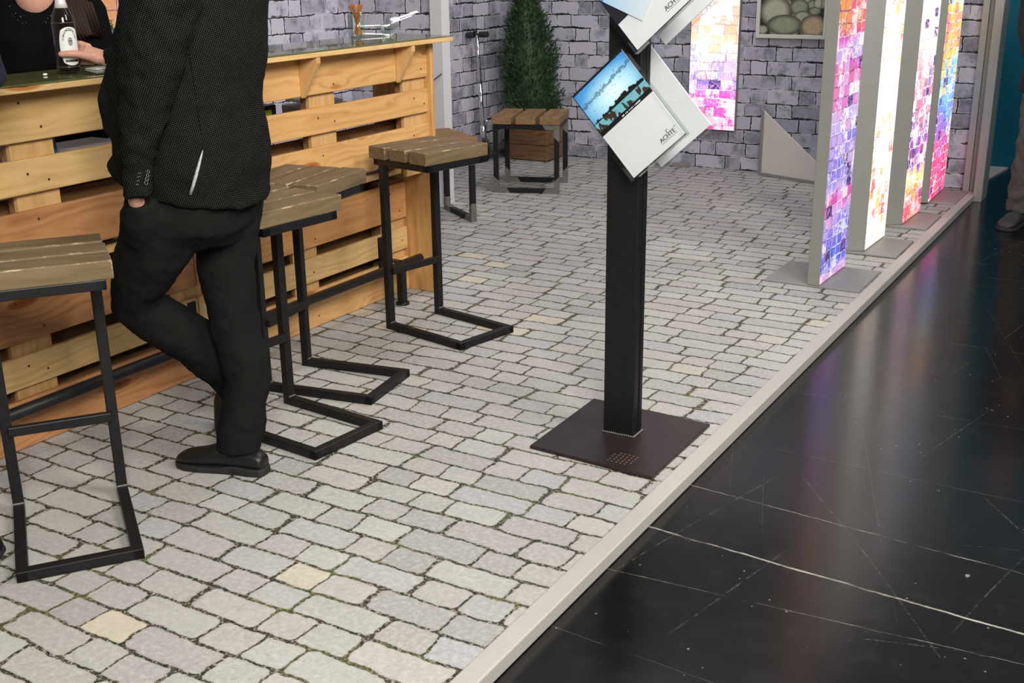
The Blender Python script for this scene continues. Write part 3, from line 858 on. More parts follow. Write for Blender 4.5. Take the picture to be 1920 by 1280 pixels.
add_tube(b, [(-4.685, 8.265, 0.33), (-4.76, 8.265, 1.5)], [0.02, 0.006], 8)
obj('trunk', b, 'hair_dark', pl, origin=PO)
b = bmn()
def conr(z):
    pts = [(0.32, 0.12), (0.38, 0.225), (0.50, 0.245), (0.63, 0.228), (0.85, 0.208), (1.06, 0.168), (1.27, 0.085), (1.45, 0.045), (1.6, 0.012)]
    for (za, ra), (zb, rb) in zip(pts, pts[1:]):
        if za <= z <= zb: return ra + (rb - ra) * (z - za) / (zb - za)
    return 0.01
cx, cy = -4.685, 8.225
def lean(z): return -0.06 * max(0.0, z - 0.5) ** 1.0 * 0.9 + 0.02 * (z < 0.55)
add_rings(b, [[(cx + lean(z) + conr(z) * 0.66 * math.cos(a * math.pi / 6), cy + conr(z) * 0.66 * math.sin(a * math.pi / 6), z) for a in range(12)] for z in (0.36, 0.45, 0.6, 0.8, 1.0, 1.2, 1.4, 1.55)])
for i in range(5200):
    z = 0.34 + (1.24) * rng.random() ** 1.25
    lump = 1.0 + 0.16 * math.sin(z * 21 + 3 * math.sin(i % 7)) + 0.1 * math.sin(z * 9)
    rr = conr(z) * (0.62 + 0.36 * rng.random()) * lump
    a = rng.random() * 2 * math.pi
    o = Vector((cx + lean(z) + rr * math.cos(a), cy + rr * math.sin(a), z))
    out = Vector((math.cos(a), math.sin(a), 0))
    d = (out * rng.uniform(0.35, 0.9) + Vector((0, 0, rng.uniform(0.5, 1.2))) + Vector((rng.uniform(-.4, .4), rng.uniform(-.4, .4), 0))).normalized()
    sd = d.cross(Vector((rng.uniform(-1, 1), rng.uniform(-1, 1), rng.uniform(-.3, .3)))).normalized()
    Ls, ws = rng.uniform(0.025, 0.06), rng.uniform(0.004, 0.009)
    tip = o + d * Ls + Vector((0, 0, -0.004))
    mid = o + d * Ls * 0.5
    b.faces.new([b.verts.new(q) for q in (o, mid + sd * ws, tip, mid - sd * ws)])
    tip2 = mid + (d + sd * 0.9).normalized() * Ls * 0.45
    b.faces.new([b.verts.new(q) for q in (mid - d * 0.006, mid + sd * 0.002 + d * 0.01, tip2)])
obj('foliage', b, 'thuja', pl, origin=PO)

# ------------------------------------------------------------------ kick scooter
sc = root('kick_scooter', (-4.99, 7.98, 0), 'folded-out kick scooter with chrome stem and black grips leaning on the brick wall', 'scooter')
SO = (-4.99, 7.98, 0)
b = bmn()
add_tube(b, [(-4.962, 7.86, 1.015), (-4.974, 7.905, 0.62)], 0.0135, 12)
add_tube(b, [(-4.974, 7.905, 0.64), (-4.985, 7.955, 0.24)], 0.018, 12)
add_tube(b, [(-4.985, 7.955, 0.30), (-4.985, 7.955, 0.20)], 0.026, 12)
add_tube(b, [(-4.965, 7.955, 0.335), (-4.94, 7.965, 0.335)], 0.012, 8)
obj('stem', b, 'chrome', sc, origin=SO)
b = bmn()
h0, h1 = Vector((-5.060, 7.865, 1.010)), Vector((-4.865, 7.86, 1.022))
hm = (h0 + h1) / 2
add_tube(b, [h0, h0.lerp(h1, 0.36)], 0.023, 12)
obj('grip', b, 'rubber', sc, origin=SO, bevel=0.004)
b = bmn()
add_tube(b, [h0.lerp(h1, 0.62), h1], 0.023, 12)
obj('grip', b, 'rubber', sc, origin=SO, bevel=0.004)
b = bmn(); add_tube(b, [h0.lerp(h1, 0.3), h0.lerp(h1, 0.7)], 0.012, 10); add_ball(b, h0.lerp(h1, 0.40) + Vector((0, 0, 0.028)), 0.02, 1)
obj('handlebar', b, 'rubber', sc, origin=SO)
for yy, zz in ((7.985, 0.055), (8.455, 0.055)):
    b = bmn(); add_tube(b, [(-5.0, yy, zz), (-4.97, yy, zz)], 0.055, 20)
    obj('wheel', b, 'rubber', sc, origin=SO, bevel=0.008)
b = bmn()
add_lim(b, -5.035, -4.935, 8.04, 8.40, 0.075, 0.092)
add_bar(b, (-4.985, 7.97, 0.20), (-4.985, 8.06, 0.09), 0.03)
add_bar(b, (-5.004, 7.975, 0.21), (-5.004, 7.985, 0.05), 0.006, 0.02); add_bar(b, (-4.966, 7.975, 0.21), (-4.966, 7.985, 0.05), 0.006, 0.02)
obj('deck', b, 'gusset', sc, origin=SO, bevel=0.004)

# ------------------------------------------------------------------ light panels
def box_panel(name, corners, h, mat, label, group=None, plate=None):
    """upright light box; corners FL, FR, BR on the floor; the face FR-BR towards the aisle is lit"""
    FL, FR, BR = [Vector((x, y, 0)) for x, y in corners]
    BL = FL + BR - FR
    c = (FL + BR) / 2
    r = root(name, c, label, 'light panel', group)
    b = bmn()
    z0 = 0.013
    lo = [b.verts.new((p.x, p.y, z0)) for p in (FL, FR, BR, BL)]; hi = [b.verts.new((p.x, p.y, h)) for p in (FL, FR, BR, BL)]
    b.faces.new(lo); b.faces.new(hi)
    for i in range(4): b.faces.new((lo[i], lo[(i + 1) % 4], hi[(i + 1) % 4], hi[i]))
    obj('housing', b, 'alu_grey', r, origin=c, bevel=0.002, seg=1)
    n = (BR - FR).cross(Vector((0, 0, 1))).normalized()
    b = bmn()
    e = 0.004
    d = (BR - FR).normalized()
    q = [FR + d * e, BR - d * e]
    A = [b.verts.new(p) for p in (q[0] + n * 0.0005 + Vector((0, 0, 0.02)), q[1] + n * 0.0005 + Vector((0, 0, 0.02)), q[1] + n * 0.0005 + Vector((0, 0, h - 0.01)), q[0] + n * 0.0005 + Vector((0, 0, h - 0.01)))]
    B = [b.verts.new(v.co + n * 0.003) for v in A]
    b.faces.new(A); b.faces.new(B)
    for i in range(4): b.faces.new((A[i], A[(i + 1) % 4], B[(i + 1) % 4], B[i]))
    obj('lit_print', b, mat, r, origin=c)
    if plate:
        b = bmn(); x0, x1, y0, y1 = plate
        add_lim(b, x0, x1, y0, y1, 0.0006, 0.012)
        pm = obj('foot_plate', b, 'alu_grey', r, origin=c, bevel=0.002, seg=1)
    return r
G = 'row of upright light panels along the aisle'
box_panel('light_panel', ((-1.568, 5.545), (-1.505, 5.540), (-1.495, 5.975)), 2.5, 'panel_violet', 'upright light panel with violet, blue and magenta brick print, nearest in the aisle row', G, (-1.79, -1.305, 5.545, 5.975))
box_panel('light_panel.001', ((-1.600, 6.30), (-1.489, 6.356), (-1.478, 6.764)), 2.5, 'panel_white', 'upright light panel with mostly white print and orange flecks, second in the aisle row', G, (-1.72, -1.303, 6.31, 6.735))
box_panel('light_panel.002', ((-1.560, 7.06), (-1.458, 7.120), (-1.446, 7.56)), 2.5, 'panel_fade', 'upright light panel white above and red to yellow below, third in the aisle row', G, (-1.70, -1.300, 7.08, 7.52))
box_panel('light_panel.003', ((-1.555, 7.80), (-1.455, 7.855), (-1.462, 8.40)), 2.5, 'panel_warm', 'upright light panel orange and blue above pinkish red, farthest in the aisle row', G, (-1.70, -1.290, 7.90, 8.36))
# hung on the brick walls
wp = root('light_panel.004', (-3.23, YB, 0.0), 'hanging light panel with white, orange and magenta brick print on the back wall', 'light panel')
b = bmn(); add_lim(b, -3.424, -3.040, YB - 0.045, YB - 0.001, 0.305, 2.3)
obj('housing', b, 'alu_grey', wp, origin=(-3.23, YB, 0.0), bevel=0.002, seg=1)
b = bmn(); add_lim(b, -3.420, -3.044, YB - 0.049, YB - 0.0455, 0.309, 2.29)
obj('lit_print', b, 'panel_back', wp, origin=(-3.23, YB, 0.0))
wl = root('light_panel.005', (XL, 4.0, 0.0), 'light panel with grey and orange print on the left wall behind the woman', 'light panel')
b = bmn(); add_lim(b, XL + 0.001, XL + 0.04, 3.30, 4.55, 1.0, 2.3)
obj('housing', b, 'alu_grey', wl, origin=(XL, 4.0, 0.0), bevel=0.002, seg=1)
b = bmn(); add_lim(b, XL + 0.0405, XL + 0.044, 3.31, 4.54, 1.01, 2.29)
obj('lit_print', b, 'panel_left', wl, origin=(XL, 4.0, 0.0))

# framed pebble photograph
pf = root('framed_picture', (-2.65, YB, 1.4), 'pale framed photograph of rounded grey pebbles on the brick back wall', 'picture')
PFO = (-2.65, YB, 1.4)
b = bmn()
fx0, fx1, fz0, fz1 = -2.915, -2.385, 1.0, 1.72
add_lim(b, fx0, fx0 + 0.028, YB - 0.045, YB - 0.001, fz0, fz1); add_lim(b, fx1 - 0.028, fx1, YB - 0.045, YB - 0.001, fz0, fz1)
add_lim(b, fx0 + 0.028, fx1 - 0.028, YB - 0.0448, YB - 0.001, fz0, fz0 + 0.028); add_lim(b, fx0 + 0.028, fx1 - 0.028, YB - 0.0448, YB - 0.001, fz1 - 0.028, fz1)
obj('frame', b, 'stone_print_frame', pf, origin=PFO, bevel=0.002, seg=1)
b = bmn(); add_lim(b, fx0 + 0.028, fx1 - 0.028, YB - 0.030, YB - 0.004, fz0 + 0.028, fz1 - 0.028)
obj('print', b, 'pebbles', pf, origin=PFO)

# triangular board leaning in the corner of the back wall
tb_ = root('triangular_board', (-2.55, 8.36, 0), 'pale right-angled triangular board in a metal frame on the floor by the back wall', 'board')
TBO = (-2.55, 8.36, 0)
a0, a1 = Vector((-2.800, 8.41, 0)), Vector((-2.120, 8.165, 0))
dv = (a1 - a0).normalized(); nv = Vector((dv.y, -dv.x, 0))
def tri_prism(b, pts, t0, t1):
    A = [b.verts.new(p + nv * t0) for p in pts]; B = [b.verts.new(p + nv * t1) for p in pts]
    b.faces.new(A); b.faces.new(list(reversed(B)))
    n = len(pts)
    for i in range(n): b.faces.new((A[i], A[(i + 1) % n], B[(i + 1) % n], B[i]))
b = bmn(); tri_prism(b, [a0 + dv * 0.02 + Vector((0, 0, 0.02)), a1 + Vector((0, 0, 0.02)), a0 + dv * 0.02 + Vector((0, 0, 0.48))], 0.0, 0.012)
obj('panel_sheet', b, 'board', tb_, origin=TBO)
b = bmn()
tri_prism(b, [a0 + Vector((0, 0, 0)), a0 + dv * 0.0245, a0 + dv * 0.0245 + Vector((0, 0, 0.475)), a0 + Vector((0, 0, 0.50))], -0.006, 0.022)
tri_prism(b, [a0 + dv * 0.025, a1, a1 + Vector((0, 0, 0.024)), a0 + dv * 0.025 + Vector((0, 0, 0.024))], -0.006, 0.022)
obj('metal_frame', b, 'alu_grey', tb_, origin=TBO, bevel=0.002, seg=1)
# aluminium rail lying at the wall foot
b = bmn()
add_bar(b, (-3.80, 8.49, 0.012), (-3.395, 8.475, 0.012), 0.028, 0.022)
add_bar(b, (-3.80, 8.49, 0.026), (-3.395, 8.475, 0.026), 0.012, 0.008)
tag(obj('aluminium_rail', b, 'alu_grey', bevel=0.002, seg=1), 'short aluminium rail lying on the floor at the foot of the back wall', 'rail')

# ------------------------------------------------------------------ brochure stand
st = root('brochure_stand', (-1.575, 3.36, 0), 'black steel post stand on a square plate carrying clear brochure holders', 'brochure stand')
STO = (-1.575, 3.36, 0)
b = bmn()
p = [(-1.797, 3.128), (-1.331, 3.101), (-1.329, 3.603), (-1.803, 3.627)]
lo = [b.verts.new((x, y, 0.0005)) for x, y in p]; hi = [b.verts.new((x, y, 0.0125)) for x, y in p]
b.faces.new(lo); b.faces.new(hi)
for i in range(4): b.faces.new((lo[i], lo[(i + 1) % 4], hi[(i + 1) % 4], hi[i]))
bp = obj('base_plate', b, 'plate', st, origin=STO, bevel=0.0015, seg=1)
b = bmn()
for i in range(6):
    for j in range(5):
        if (i, j) in ((0, 4), (5, 0)): continue
        add_tube(b, [(-1.512 + i * 0.0155, 3.150 + j * 0.0175 - i * 0.001, 0.0124), (-1.512 + i * 0.0155, 3.150 + j * 0.0175 - i * 0.001, 0.0131)], 0.0048, 10)
tag(obj('dot_emblem', b, 'copper', bp, origin=STO), 'grid of small copper dots')
b = bmn()
add_lim(b, -1.632, -1.517, 3.360, 3.395, 0.0126, 2.05)
add_lim(b, -1.626, -1.523, 3.395, 3.407, 0.0126, 2.05)
add_lim(b, -1.632, -1.517, 3.407, 3.430, 0.0126, 2.05)
po = obj('post', b, 'steel', st, origin=STO, bevel=0.003)
b = bmn()
for i in range(15): add_ball(b, (-1.632 + 0.115 * i / 14, 3.356 + random.uniform(-.002, .002), 0.0155), (0.006, 0.004, 0.004), 1)
for i in range(8): add_ball(b, (-1.514, 3.362 + 0.066 * i / 7, 0.0155), (0.0045, 0.006, 0.005), 1)
obj('weld_bead', b, 'weld', po, origin=STO)

ANG = math.radians(42.0)
E1 = Vector((math.cos(ANG), 0, math.sin(ANG))); E2 = Vector((math.sin(ANG), 0, -math.cos(ANG))); EN = Vector((0, -1, 0))
BW, BH = 0.227, 0.328
def P2(o, a, c, n=0.0): return Vector(o) + E1 * a + E2 * c + EN * n
def slab(b, o, a0, a1, c0, c1, n0, n1, mi=0):
    v = []
    for n in (n0, n1):
        for a, c in ((a0, c0), (a1, c0), (a1, c1), (a0, c1)): v.append(b.verts.new(P2(o, a, c, n)))
    fs = [b.faces.new(v[0:4]), b.faces.new(v[4:8])]
    for i in range(4): fs.append(b.faces.new((v[i], v[(i + 1) % 4], v[4 + (i + 1) % 4], v[4 + i])))
    for f in fs: f.material_index = mi
def holder(o, sgn):
    """clear open-topped pocket; sgn +1 faces the camera side, -1 the far side"""
    b = bmn()
    m, t = 0.006, 0.003
    def nn(v): return v * sgn
    slab(b, o, -m, BW + m, -0.01, BH + m, nn(-0.004), nn(-0.0012))
    slab(b, o, -m, BW + m, 0.118, BH + m, nn(0.016), nn(0.019))
    slab(b, o, -m - t, -m, 0.10, BH + m, nn(-0.004), nn(0.019)); slab(b, o, BW + m, BW + m + t, -0.01, BH + m, nn(-0.004), nn(0.030))
    slab(b, o, -m - t, BW + m + t, BH + m, BH + m + t, nn(-0.004), nn(0.030))
    return obj('brochure_holder', b, 'acrylic', st, origin=STO)
HO_LOW = (-1.722, 3.290, 1.174); HO_UP = (-1.719, 3.290, 1.566)
HB_LOW = (-1.722, 3.50, 1.174); HB_UP = (-1.719, 3.50, 1.566)
for h in (HO_LOW, HO_UP): holder(h, 1)
for h in (HB_LOW, HB_UP): holder(h, -1)
for h in (HO_LOW, HO_UP):
    q = P2(h, BW / 2, BH / 2)
    for ya, yb in ((h[1] + 0.005, 3.3605), (3.4295, 3.496)):
        b = bmn(); add_tube(b, [(q.x, ya, q.z), (q.x, yb, q.z)], 0.012, 12)
        obj('standoff_bolt', b, 'chrome', st, origin=STO)

def brochure(o, n0, label, kind, sgn=1):
    r = root('brochure', o, label, 'brochure', 'brochures in the clear holders of the stand')
    b = bmn(); slab(b, o, 0.002, BW - 0.002, 0.0, BH, sgn * n0, sgn * (n0 + 0.006))
    obj('pages', b, 'paper_grey', r, origin=o)
    n1 = sgn * (n0 + 0.0064)
    def face(a0, a1, c0, c1, n, mat, name):
        b = bmn(); quad_uv(b, P2(o, a0, c1, n), P2(o, a1, c1, n), P2(o, a1, c0, n), P2(o, a0, c0, n))
        return obj(name, b, mat, r, origin=o)
    if kind == 'splash': face(0.0, BW, 0.0, BH * 0.5, n1, 'splash', 'cover_picture')
    if kind == 'dark': face(0.0, BW, 0.0, BH * 0.70, n1, 'card_black', 'cover_picture')
    if kind in ('splash', 'dark'):
        me = text_mesh('ACHTE', 0.0195)
        c0 = 0.304; k_ = 0.65; a0 = 0.147
        rot = Matrix((E1, -E2, EN)).transposed().to_4x4()
        me.transform(Matrix.Translation(P2(o, a0, c0, n1 + 0.0006) - Vector(o)) @ rot)
        me.materials.append(MAT['ink'])
        t = bpy.data.objects.new('lettering', me); COL.objects.link(t); t.parent = r
        b = bmn()
        slab(b, o, a0 + 0.0545 * k_, a0 + 0.0568 * k_, c0 - 0.034 * k_, c0 - 0.018 * k_, n1, n1 + 0.001)
        slab(b, o, a0 + 0.0545 * k_, a0 + 0.066 * k_, c0 - 0.0355 * k_, c0 - 0.033 * k_, n1, n1 + 0.001)
        slab(b, o, a0 + 0.102 * k_, a0 + 0.106 * k_, c0 - 0.025 * k_, c0 - 0.021 * k_, n1, n1 + 0.001)
        slab(b, o, a0, a0 + 0.096 * k_, c0 + 0.006 * k_, c0 + 0.0075 * k_, n1, n1 + 0.001)
        obj('logo_mark', b, 'ink', r, origin=o)
    return r
brochure(HO_LOW, 0.000, 'brochure with blue water splash cover in the lower front holder of the stand', 'splash')
brochure(HO_UP, 0.000, 'brochure with black and white cover in the upper front holder, cut by the picture top', 'dark')
b = bmn()
lo_ = P2(HO_UP, 0.072, BH - 0.052, 0.0092)
rot_l = Matrix.Rotation(math.radians(-28), 4, 'Y')
def leaf(b, q0, w, h, t, mi, mj):
    ex = Vector((math.cos(math.radians(68)), 0, math.sin(math.radians(68)))); ez = Vector((-ex.z, 0, ex.x))
    pts = [q0, q0 + ex * w, q0 + ex * w + ez * h, q0 + ez * h]
    quad_uv(b, *[p + EN * t for p in pts], mi=mi)
    v0 = [b.verts.new(p) for p in pts]; v1 = [b.verts.new(p + EN * (t - 0.0003)) for p in pts]
    f = b.faces.new(list(reversed(v0))); f.material_index = mj
    for i in range(4):
        f = b.faces.new((v0[i], v0[(i + 1) % 4], v1[(i + 1) % 4], v1[i])); f.material_index = mj
leaf(b, lo_, 0.105, 0.21, 0.0012, 0, 1)
tag(obj('leaflet', b, ['pale_splash', 'paper']), 'small pale blue leaflet stuck slantwise in the upper front holder', 'leaflet')
brochure(HB_LOW, 0.0005, 'white brochure in the lower holder on the back of the stand', 'plain', -1)
brochure(HB_UP, 0.0005, 'white brochure in the upper holder on the back of the stand', 'plain', -1)

# ------------------------------------------------------------------ people
def smooth_cloth(o, voxel=0.012, it=3, fold=0.0, fscale=0.12, seed=0):
    """melt overlapping volumes into one continuous surface and add soft folds"""
    r = o.modifiers.new('remesh', 'REMESH'); r.mode = 'VOXEL'; r.voxel_size = voxel; r.use_smooth_shade = True
    if it:
        s = o.modifiers.new('smooth', 'SMOOTH'); s.factor = 0.5; s.iterations = it
    if fold:
        t = bpy.data.textures.new('folds', 'CLOUDS'); t.noise_scale = fscale; t.noise_depth = 2
        d = o.modifiers.new('folds', 'DISPLACE'); d.texture = t; d.strength = fold; d.mid_level = 0.5; d.texture_coords = 'LOCAL'
    return o

class Body:
    """a standing frame: s to the right of the view, t away from it, z up, measured from the ankle"""
    def __init__(s, name, base, rt, label):
        s.base = Vector((base[0], base[1], 0)); s.rt = Vector((rt[0], rt[1], 0)).normalized(); s.d = Vector((-s.rt.y, s.rt.x, 0))
        s.r = root(name, s.base, label, 'person')
    def p(s, a, t, z): return s.base + s.rt * a + s.d * t + Vector((0, 0, z))
    def obj(s, name, b, mat, **k): return obj(name, b, mat, s.r, origin=s.base, **k)
    def ring(s, c, a, bdep, yaw_, n=24, tilt=0.0, e=2.3):
        """ellipse-like ring, lateral half width a, front-back half depth bdep; yaw_ is the facing direction in the s-t plane"""
        cx, ct, cz = c; out = []
        f = (math.cos(yaw_), math.sin(yaw_)); l = (-f[1], f[0])
        for k in range(n):
            q = 2 * math.pi * k / n
            x, y = math.cos(q), math.sin(q)
            x = math.copysign(abs(x) ** (2 / e), x); y = math.copysign(abs(y) ** (2 / e), y)
            out.append(s.p(cx + f[0] * bdep * x + l[0] * a * y, ct + f[1] * bdep * x + l[1] * a * y, cz + tilt * x * bdep))
        return out
    def limb(s, b, pts, rad, n=14): add_tube(b, [s.p(*q) for q in pts], rad, n)
    def ball(s, b, c, r, sub=2): add_ball(b, s.p(*c), r, sub)

def add_head(B, b, c, face, size=1.0):
    """head with nose, brow, chin and ears; face is the facing direction in s-t"""
    f = Vector((math.cos(face), math.sin(face))); l = Vector((-f.y, f.x))
    def q(fw_, lt, up): return (c[0] + (f.x * fw_ + l.x * lt) * size, c[1] + (f.y * fw_ + l.y * lt) * size, c[2] + up * size)
    prof = [(-0.115, 0.045, 0.050, 0.030), (-0.095, 0.060, 0.075, 0.020), (-0.05, 0.068, 0.092, 0.008), (0.0, 0.074, 0.098, 0.0), (0.05, 0.076, 0.100, -0.004), (0.09, 0.066, 0.086, -0.008), (0.115, 0.040, 0.055, -0.010), (0.125, 0.012, 0.018, -0.010)]
    rings = []
    for up, wl, wf, sh in prof:
        rings.append([B.p(*q(sh + wf * math.cos(2 * math.pi * k / 20) * size, wl * math.sin(2 * math.pi * k / 20) * size, up)) for k in range(20)])
    add_rings(b, rings)
    B.limb(b, [q(0.09, 0, 0.02), q(0.118, 0, -0.022), q(0.095, 0, -0.035)], [0.008, 0.015, 0.012], 8)
    for s_ in (-1, 1): B.limb(b, [q(0.0, s_ * 0.072, 0.02), q(-0.012, s_ * 0.084, 0.0), q(0.0, s_ * 0.074, -0.03)], [0.012, 0.013, 0.008], 8)
    B.limb(b, [q(0.088, -0.024, -0.062), q(0.098, 0, -0.060), q(0.088, 0.024, -0.062)], [0.006, 0.009, 0.006], 8)
    return q

def make_shoe(B, heel, toe, width=0.098, height=0.085, mat='shoe', lift=0.0, pitch=0.0):
    """shoe lying along heel-toe (points in the room's floor axes)"""
    h, t = Vector((heel[0], heel[1], 0)), Vector((toe[0], toe[1], 0))
    d = (t - h); L = d.length; d.normalize(); n = Vector((-d.y, d.x, 0))
    prof = [(0.0, 0.55, 0.66), (0.03, 0.70, 0.84), (0.12, 0.74, 0.94), (0.28, 0.72, 0.98), (0.40, 0.74, 1.06), (0.50, 0.80, 1.12), (0.60, 0.92, 0.95), (0.72, 1.0, 0.78), (0.84, 0.98, 0.70), (0.93, 0.82, 0.60), (0.985, 0.52, 0.46), (1.0, 0.28, 0.34)]
    b = bmn(); rings = []
    for k, w, hh in prof:
        c = h + d * (L * k); rg = []
        for i in range(16):
            q = 2 * math.pi * i / 16
            x, y = math.cos(q), math.sin(q)
            x = math.copysign(abs(x) ** 0.75, x); y = math.copysign(abs(y) ** 0.8, y)
            rg.append(c + n * (x * w * width / 2) + Vector((0, 0, lift + 0.016 + (y * 0.5 + 0.5) * (height * hh - 0.016))))
        rings.append(rg)
    add_rings(b, rings)
    Rm = Matrix.Translation(t + Vector((0, 0, lift))) @ Matrix.Rotation(math.radians(pitch), 4, n) @ Matrix.Translation(-t - Vector((0, 0, lift)))
    bmesh.ops.transform(b, matrix=Rm, verts=b.verts)
    up = B.obj('shoe', b, mat)
    sb = up.modifiers.new('sub', 'SUBSURF'); sb.levels = 1; sb.render_levels = 2
    b = bmn(); A, C = [], []
    prs = [(-0.012, 0.40), (0.03, 0.76), (0.15, 0.86), (0.35, 0.80), (0.5, 0.92), (0.7, 1.08), (0.85, 1.06), (0.95, 0.82), (1.005, 0.42)]
    side = [(k, w) for k, w in prs] + [(k, -w) for k, w in reversed(prs)]
    for k, w in side:
        q = h + d * (L * k) + n * (w * width / 2)
        A.append(b.verts.new(q + Vector((0, 0, lift + 0.0005)))); C.append(b.verts.new(q + Vector((0, 0, lift + (0.026 if k < 0.4 else 0.020)))))
    b.faces.new(A); b.faces.new(C); m_ = len(A)
    for i in range(m_): b.faces.new((A[i], A[(i + 1) % m_], C[(i + 1) % m_], C[i]))
    bmesh.ops.transform(b, matrix=Rm, verts=b.verts)
    obj('sole', b, 'sole', up, origin=B.base, bevel=0.004)
    for k in (0.50, 0.56, 0.62):
        b = bmn(); c = h + d * (L * k); hz = lift + height * (1.10 - (k - 0.50) * 1.9)
        add_tube(b, [c + n * (w * width * 0.5) + Vector((0, 0, hz - 0.010 * abs(w) * 4)) for w in (-0.5, -0.25, 0, 0.25, 0.5)], 0.0028, 6)
        bmesh.ops.transform(b, matrix=Rm, verts=b.verts)
        obj('lace', b, 'rubber', up, origin=B.base)
    return up

# ---- the man in the dotted jacket
man = Body('person', (-2.56, 2.52), (0.6927, 0.7213), 'person in a black dotted jacket and charcoal trousers leaning at the bar, holding a bottle')
FY = math.radians(145)                       # facing: to the left and away
fx_, ft_ = math.cos(FY), math.sin(FY)
# jacket
b = bmn()
rings = []
for (z, c, t, a, dp, tl) in ((0.945, -0.045, 0.02, 0.232, 0.205, 0.22), (0.985, -0.050, 0.02, 0.236, 0.210, 0.14), (1.03, -0.047, 0.01, 0.240, 0.215, 0.05), (1.10, -0.042, 0.0, 0.235, 0.208, 0),
                             (1.19, -0.045, 0.0, 0.232, 0.203, 0), (1.29, -0.030, 0.0, 0.240, 0.200, 0), (1.40, -0.010, 0.0, 0.248, 0.190, 0), (1.50, 0.010, 0.0, 0.250, 0.175, 0), (1.58, 0.02, 0.0, 0.215, 0.14, 0), (1.635, 0.02, 0.0, 0.12, 0.10, 0), (1.66, 0.02, 0.0, 0.085, 0.085, 0)):
    rings.append(man.ring((c, t, z), a, dp, FY, 28, tl))
add_rings(b, rings)
# the jacket fronts hanging open ahead of the belly
for (pts, rr) in ((((-0.155, 0.02, 1.40), (-0.215, 0.03, 1.29), (-0.245, 0.03, 1.21), (-0.238, 0.03, 1.13), (-0.220, 0.03, 1.075), (-0.250, 0.045, 1.02), (-0.268, 0.055, 0.998)), (0.06, 0.055, 0.055, 0.052, 0.040, 0.040, 0.038)),):
    man.limb(b, pts, [(0.07, r) for r in rr], 14)
# far sleeve reaching to the bottle
man.limb(b, [(0.10, 0.19, 1.56), (0.09, 0.27, 1.46), (0.00, 0.38, 1.35), (-0.06, 0.44, 1.305), (-0.16, 0.52, 1.300), (-0.27, 0.592, 1.290), (-0.295, 0.605, 1.288)], [0.09, 0.085, 0.068, 0.058, 0.046, 0.036, 0.034], 16)
jk = man.obj('jacket', b, 'jacket')
smooth_cloth(jk, 0.0095, 4, 0.022, 0.10)
# near sleeve, hand in the pocket
b = bmn()
man.limb(b, [(-0.075, -0.19, 1.60), (-0.085, -0.235, 1.50), (-0.110, -0.25, 1.415), (-0.135, -0.25, 1.32), (-0.153, -0.25, 1.235), (-0.178, -0.245, 1.15), (-0.200, -0.238, 1.06), (-0.206, -0.238, 1.0), (-0.206, -0.238, 0.970)],
         [0.085, 0.108, 0.097, 0.084, 0.072, 0.058, 0.046, 0.037, 0.034], 18)
slv = obj('sleeve', b, 'jacket', jk, origin=man.base)
smooth_cloth(slv, 0.0085, 3, 0.030, 0.065)
# details that lie on the cloth: seam, side vent, its lining, cuff buttons
from mathutils.bvhtree import BVHTree
def surface(B, *obs):
    """finder of the near surface of built cloth at s, z"""
    bpy.context.view_layer.update(); dg = bpy.context.evaluated_depsgraph_get(); trees = []
    for o in obs:
        me = o.evaluated_get(dg).to_mesh()
        trees.append(BVHTree.FromPolygons([v.co + B.base for v in me.vertices], [tuple(p.vertices) for p in me.polygons]))
    def f(s_, z_, off=0.0):
        best = None
        for t in trees:
            h = t.ray_cast(B.p(s_, -1.5, z_), B.d)
            if h[0] is not None and (best is None or h[3] < best): best = h[3]
        return B.p(s_, -1.5 + (best if best is not None else 1.3) - off, z_)
    return f
J = surface(man, jk)
b = bmn()
add_tube(b, [J(-0.030 + 0.012 * k / 7, 1.40 - 0.27 * k / 7, -0.0002) for k in range(8)], 0.0012, 6)
obj('back_seam', b, 'blouse', jk, origin=man.base)
b = bmn()
NV = 7
L1, L2 = [], []
for k in range(NV):
    q = k / (NV - 1); zl = 1.105 - 0.140 * q; zr = 1.105 - 0.155 * q
    L1.append(J(-0.016 - 0.046 * q, zl, 0.002)); L2.append(J(-0.014 - 0.012 * q, zr, 0.002))
for side in (0, -0.003):
    A = [b.verts.new(p - man.d * side) for p in L1]; C = [b.verts.new(p - man.d * side) for p in L2]
    for k in range(NV - 1): b.faces.new((A[k], A[k + 1], C[k + 1], C[k]))
obj('vent_gap', b, 'trouser', jk, origin=man.base)
b = bmn()
add_tube(b, [J(-0.018 - 0.046 * q, 1.090 - 0.125 * q, 0.003) for q in (0, 0.2, 0.4, 0.6, 0.8, 1.0)], [0.001, 0.0035, 0.0045, 0.005, 0.0045, 0.0042], 8)
tag(obj('vent_lining', b, 'lining', jk, origin=man.base), 'thin grey lining strip at the side vent')
S = surface(man, slv)
for k in range(4):
    zc = 1.045 - k * 0.0105
    b = bmn(); c0, c1 = S(-0.170 - k * 0.003, zc, 0.0012), S(-0.164 - k * 0.003, zc, 0.0012)
    tx = (c1 - c0).normalized()
    pts = [c0 + tx * (0.0055 * math.cos(q * math.pi / 5)) + Vector((0, 0, 0.0048 * math.sin(q * math.pi / 5))) for q in range(11)]
    add_tube(b, pts, 0.0009, 6, caps=False)
    obj('cuff_button', b, 'gusset', slv, origin=man.base)
    b = bmn(); add_tube(b, [S(-0.199 - k * 0.003, zc - 0.002, 0.0006), S(-0.189 - k * 0.003, zc - 0.001, 0.0006)], 0.0008, 6)
    obj('buttonhole', b, 'gusset', slv, origin=man.base)
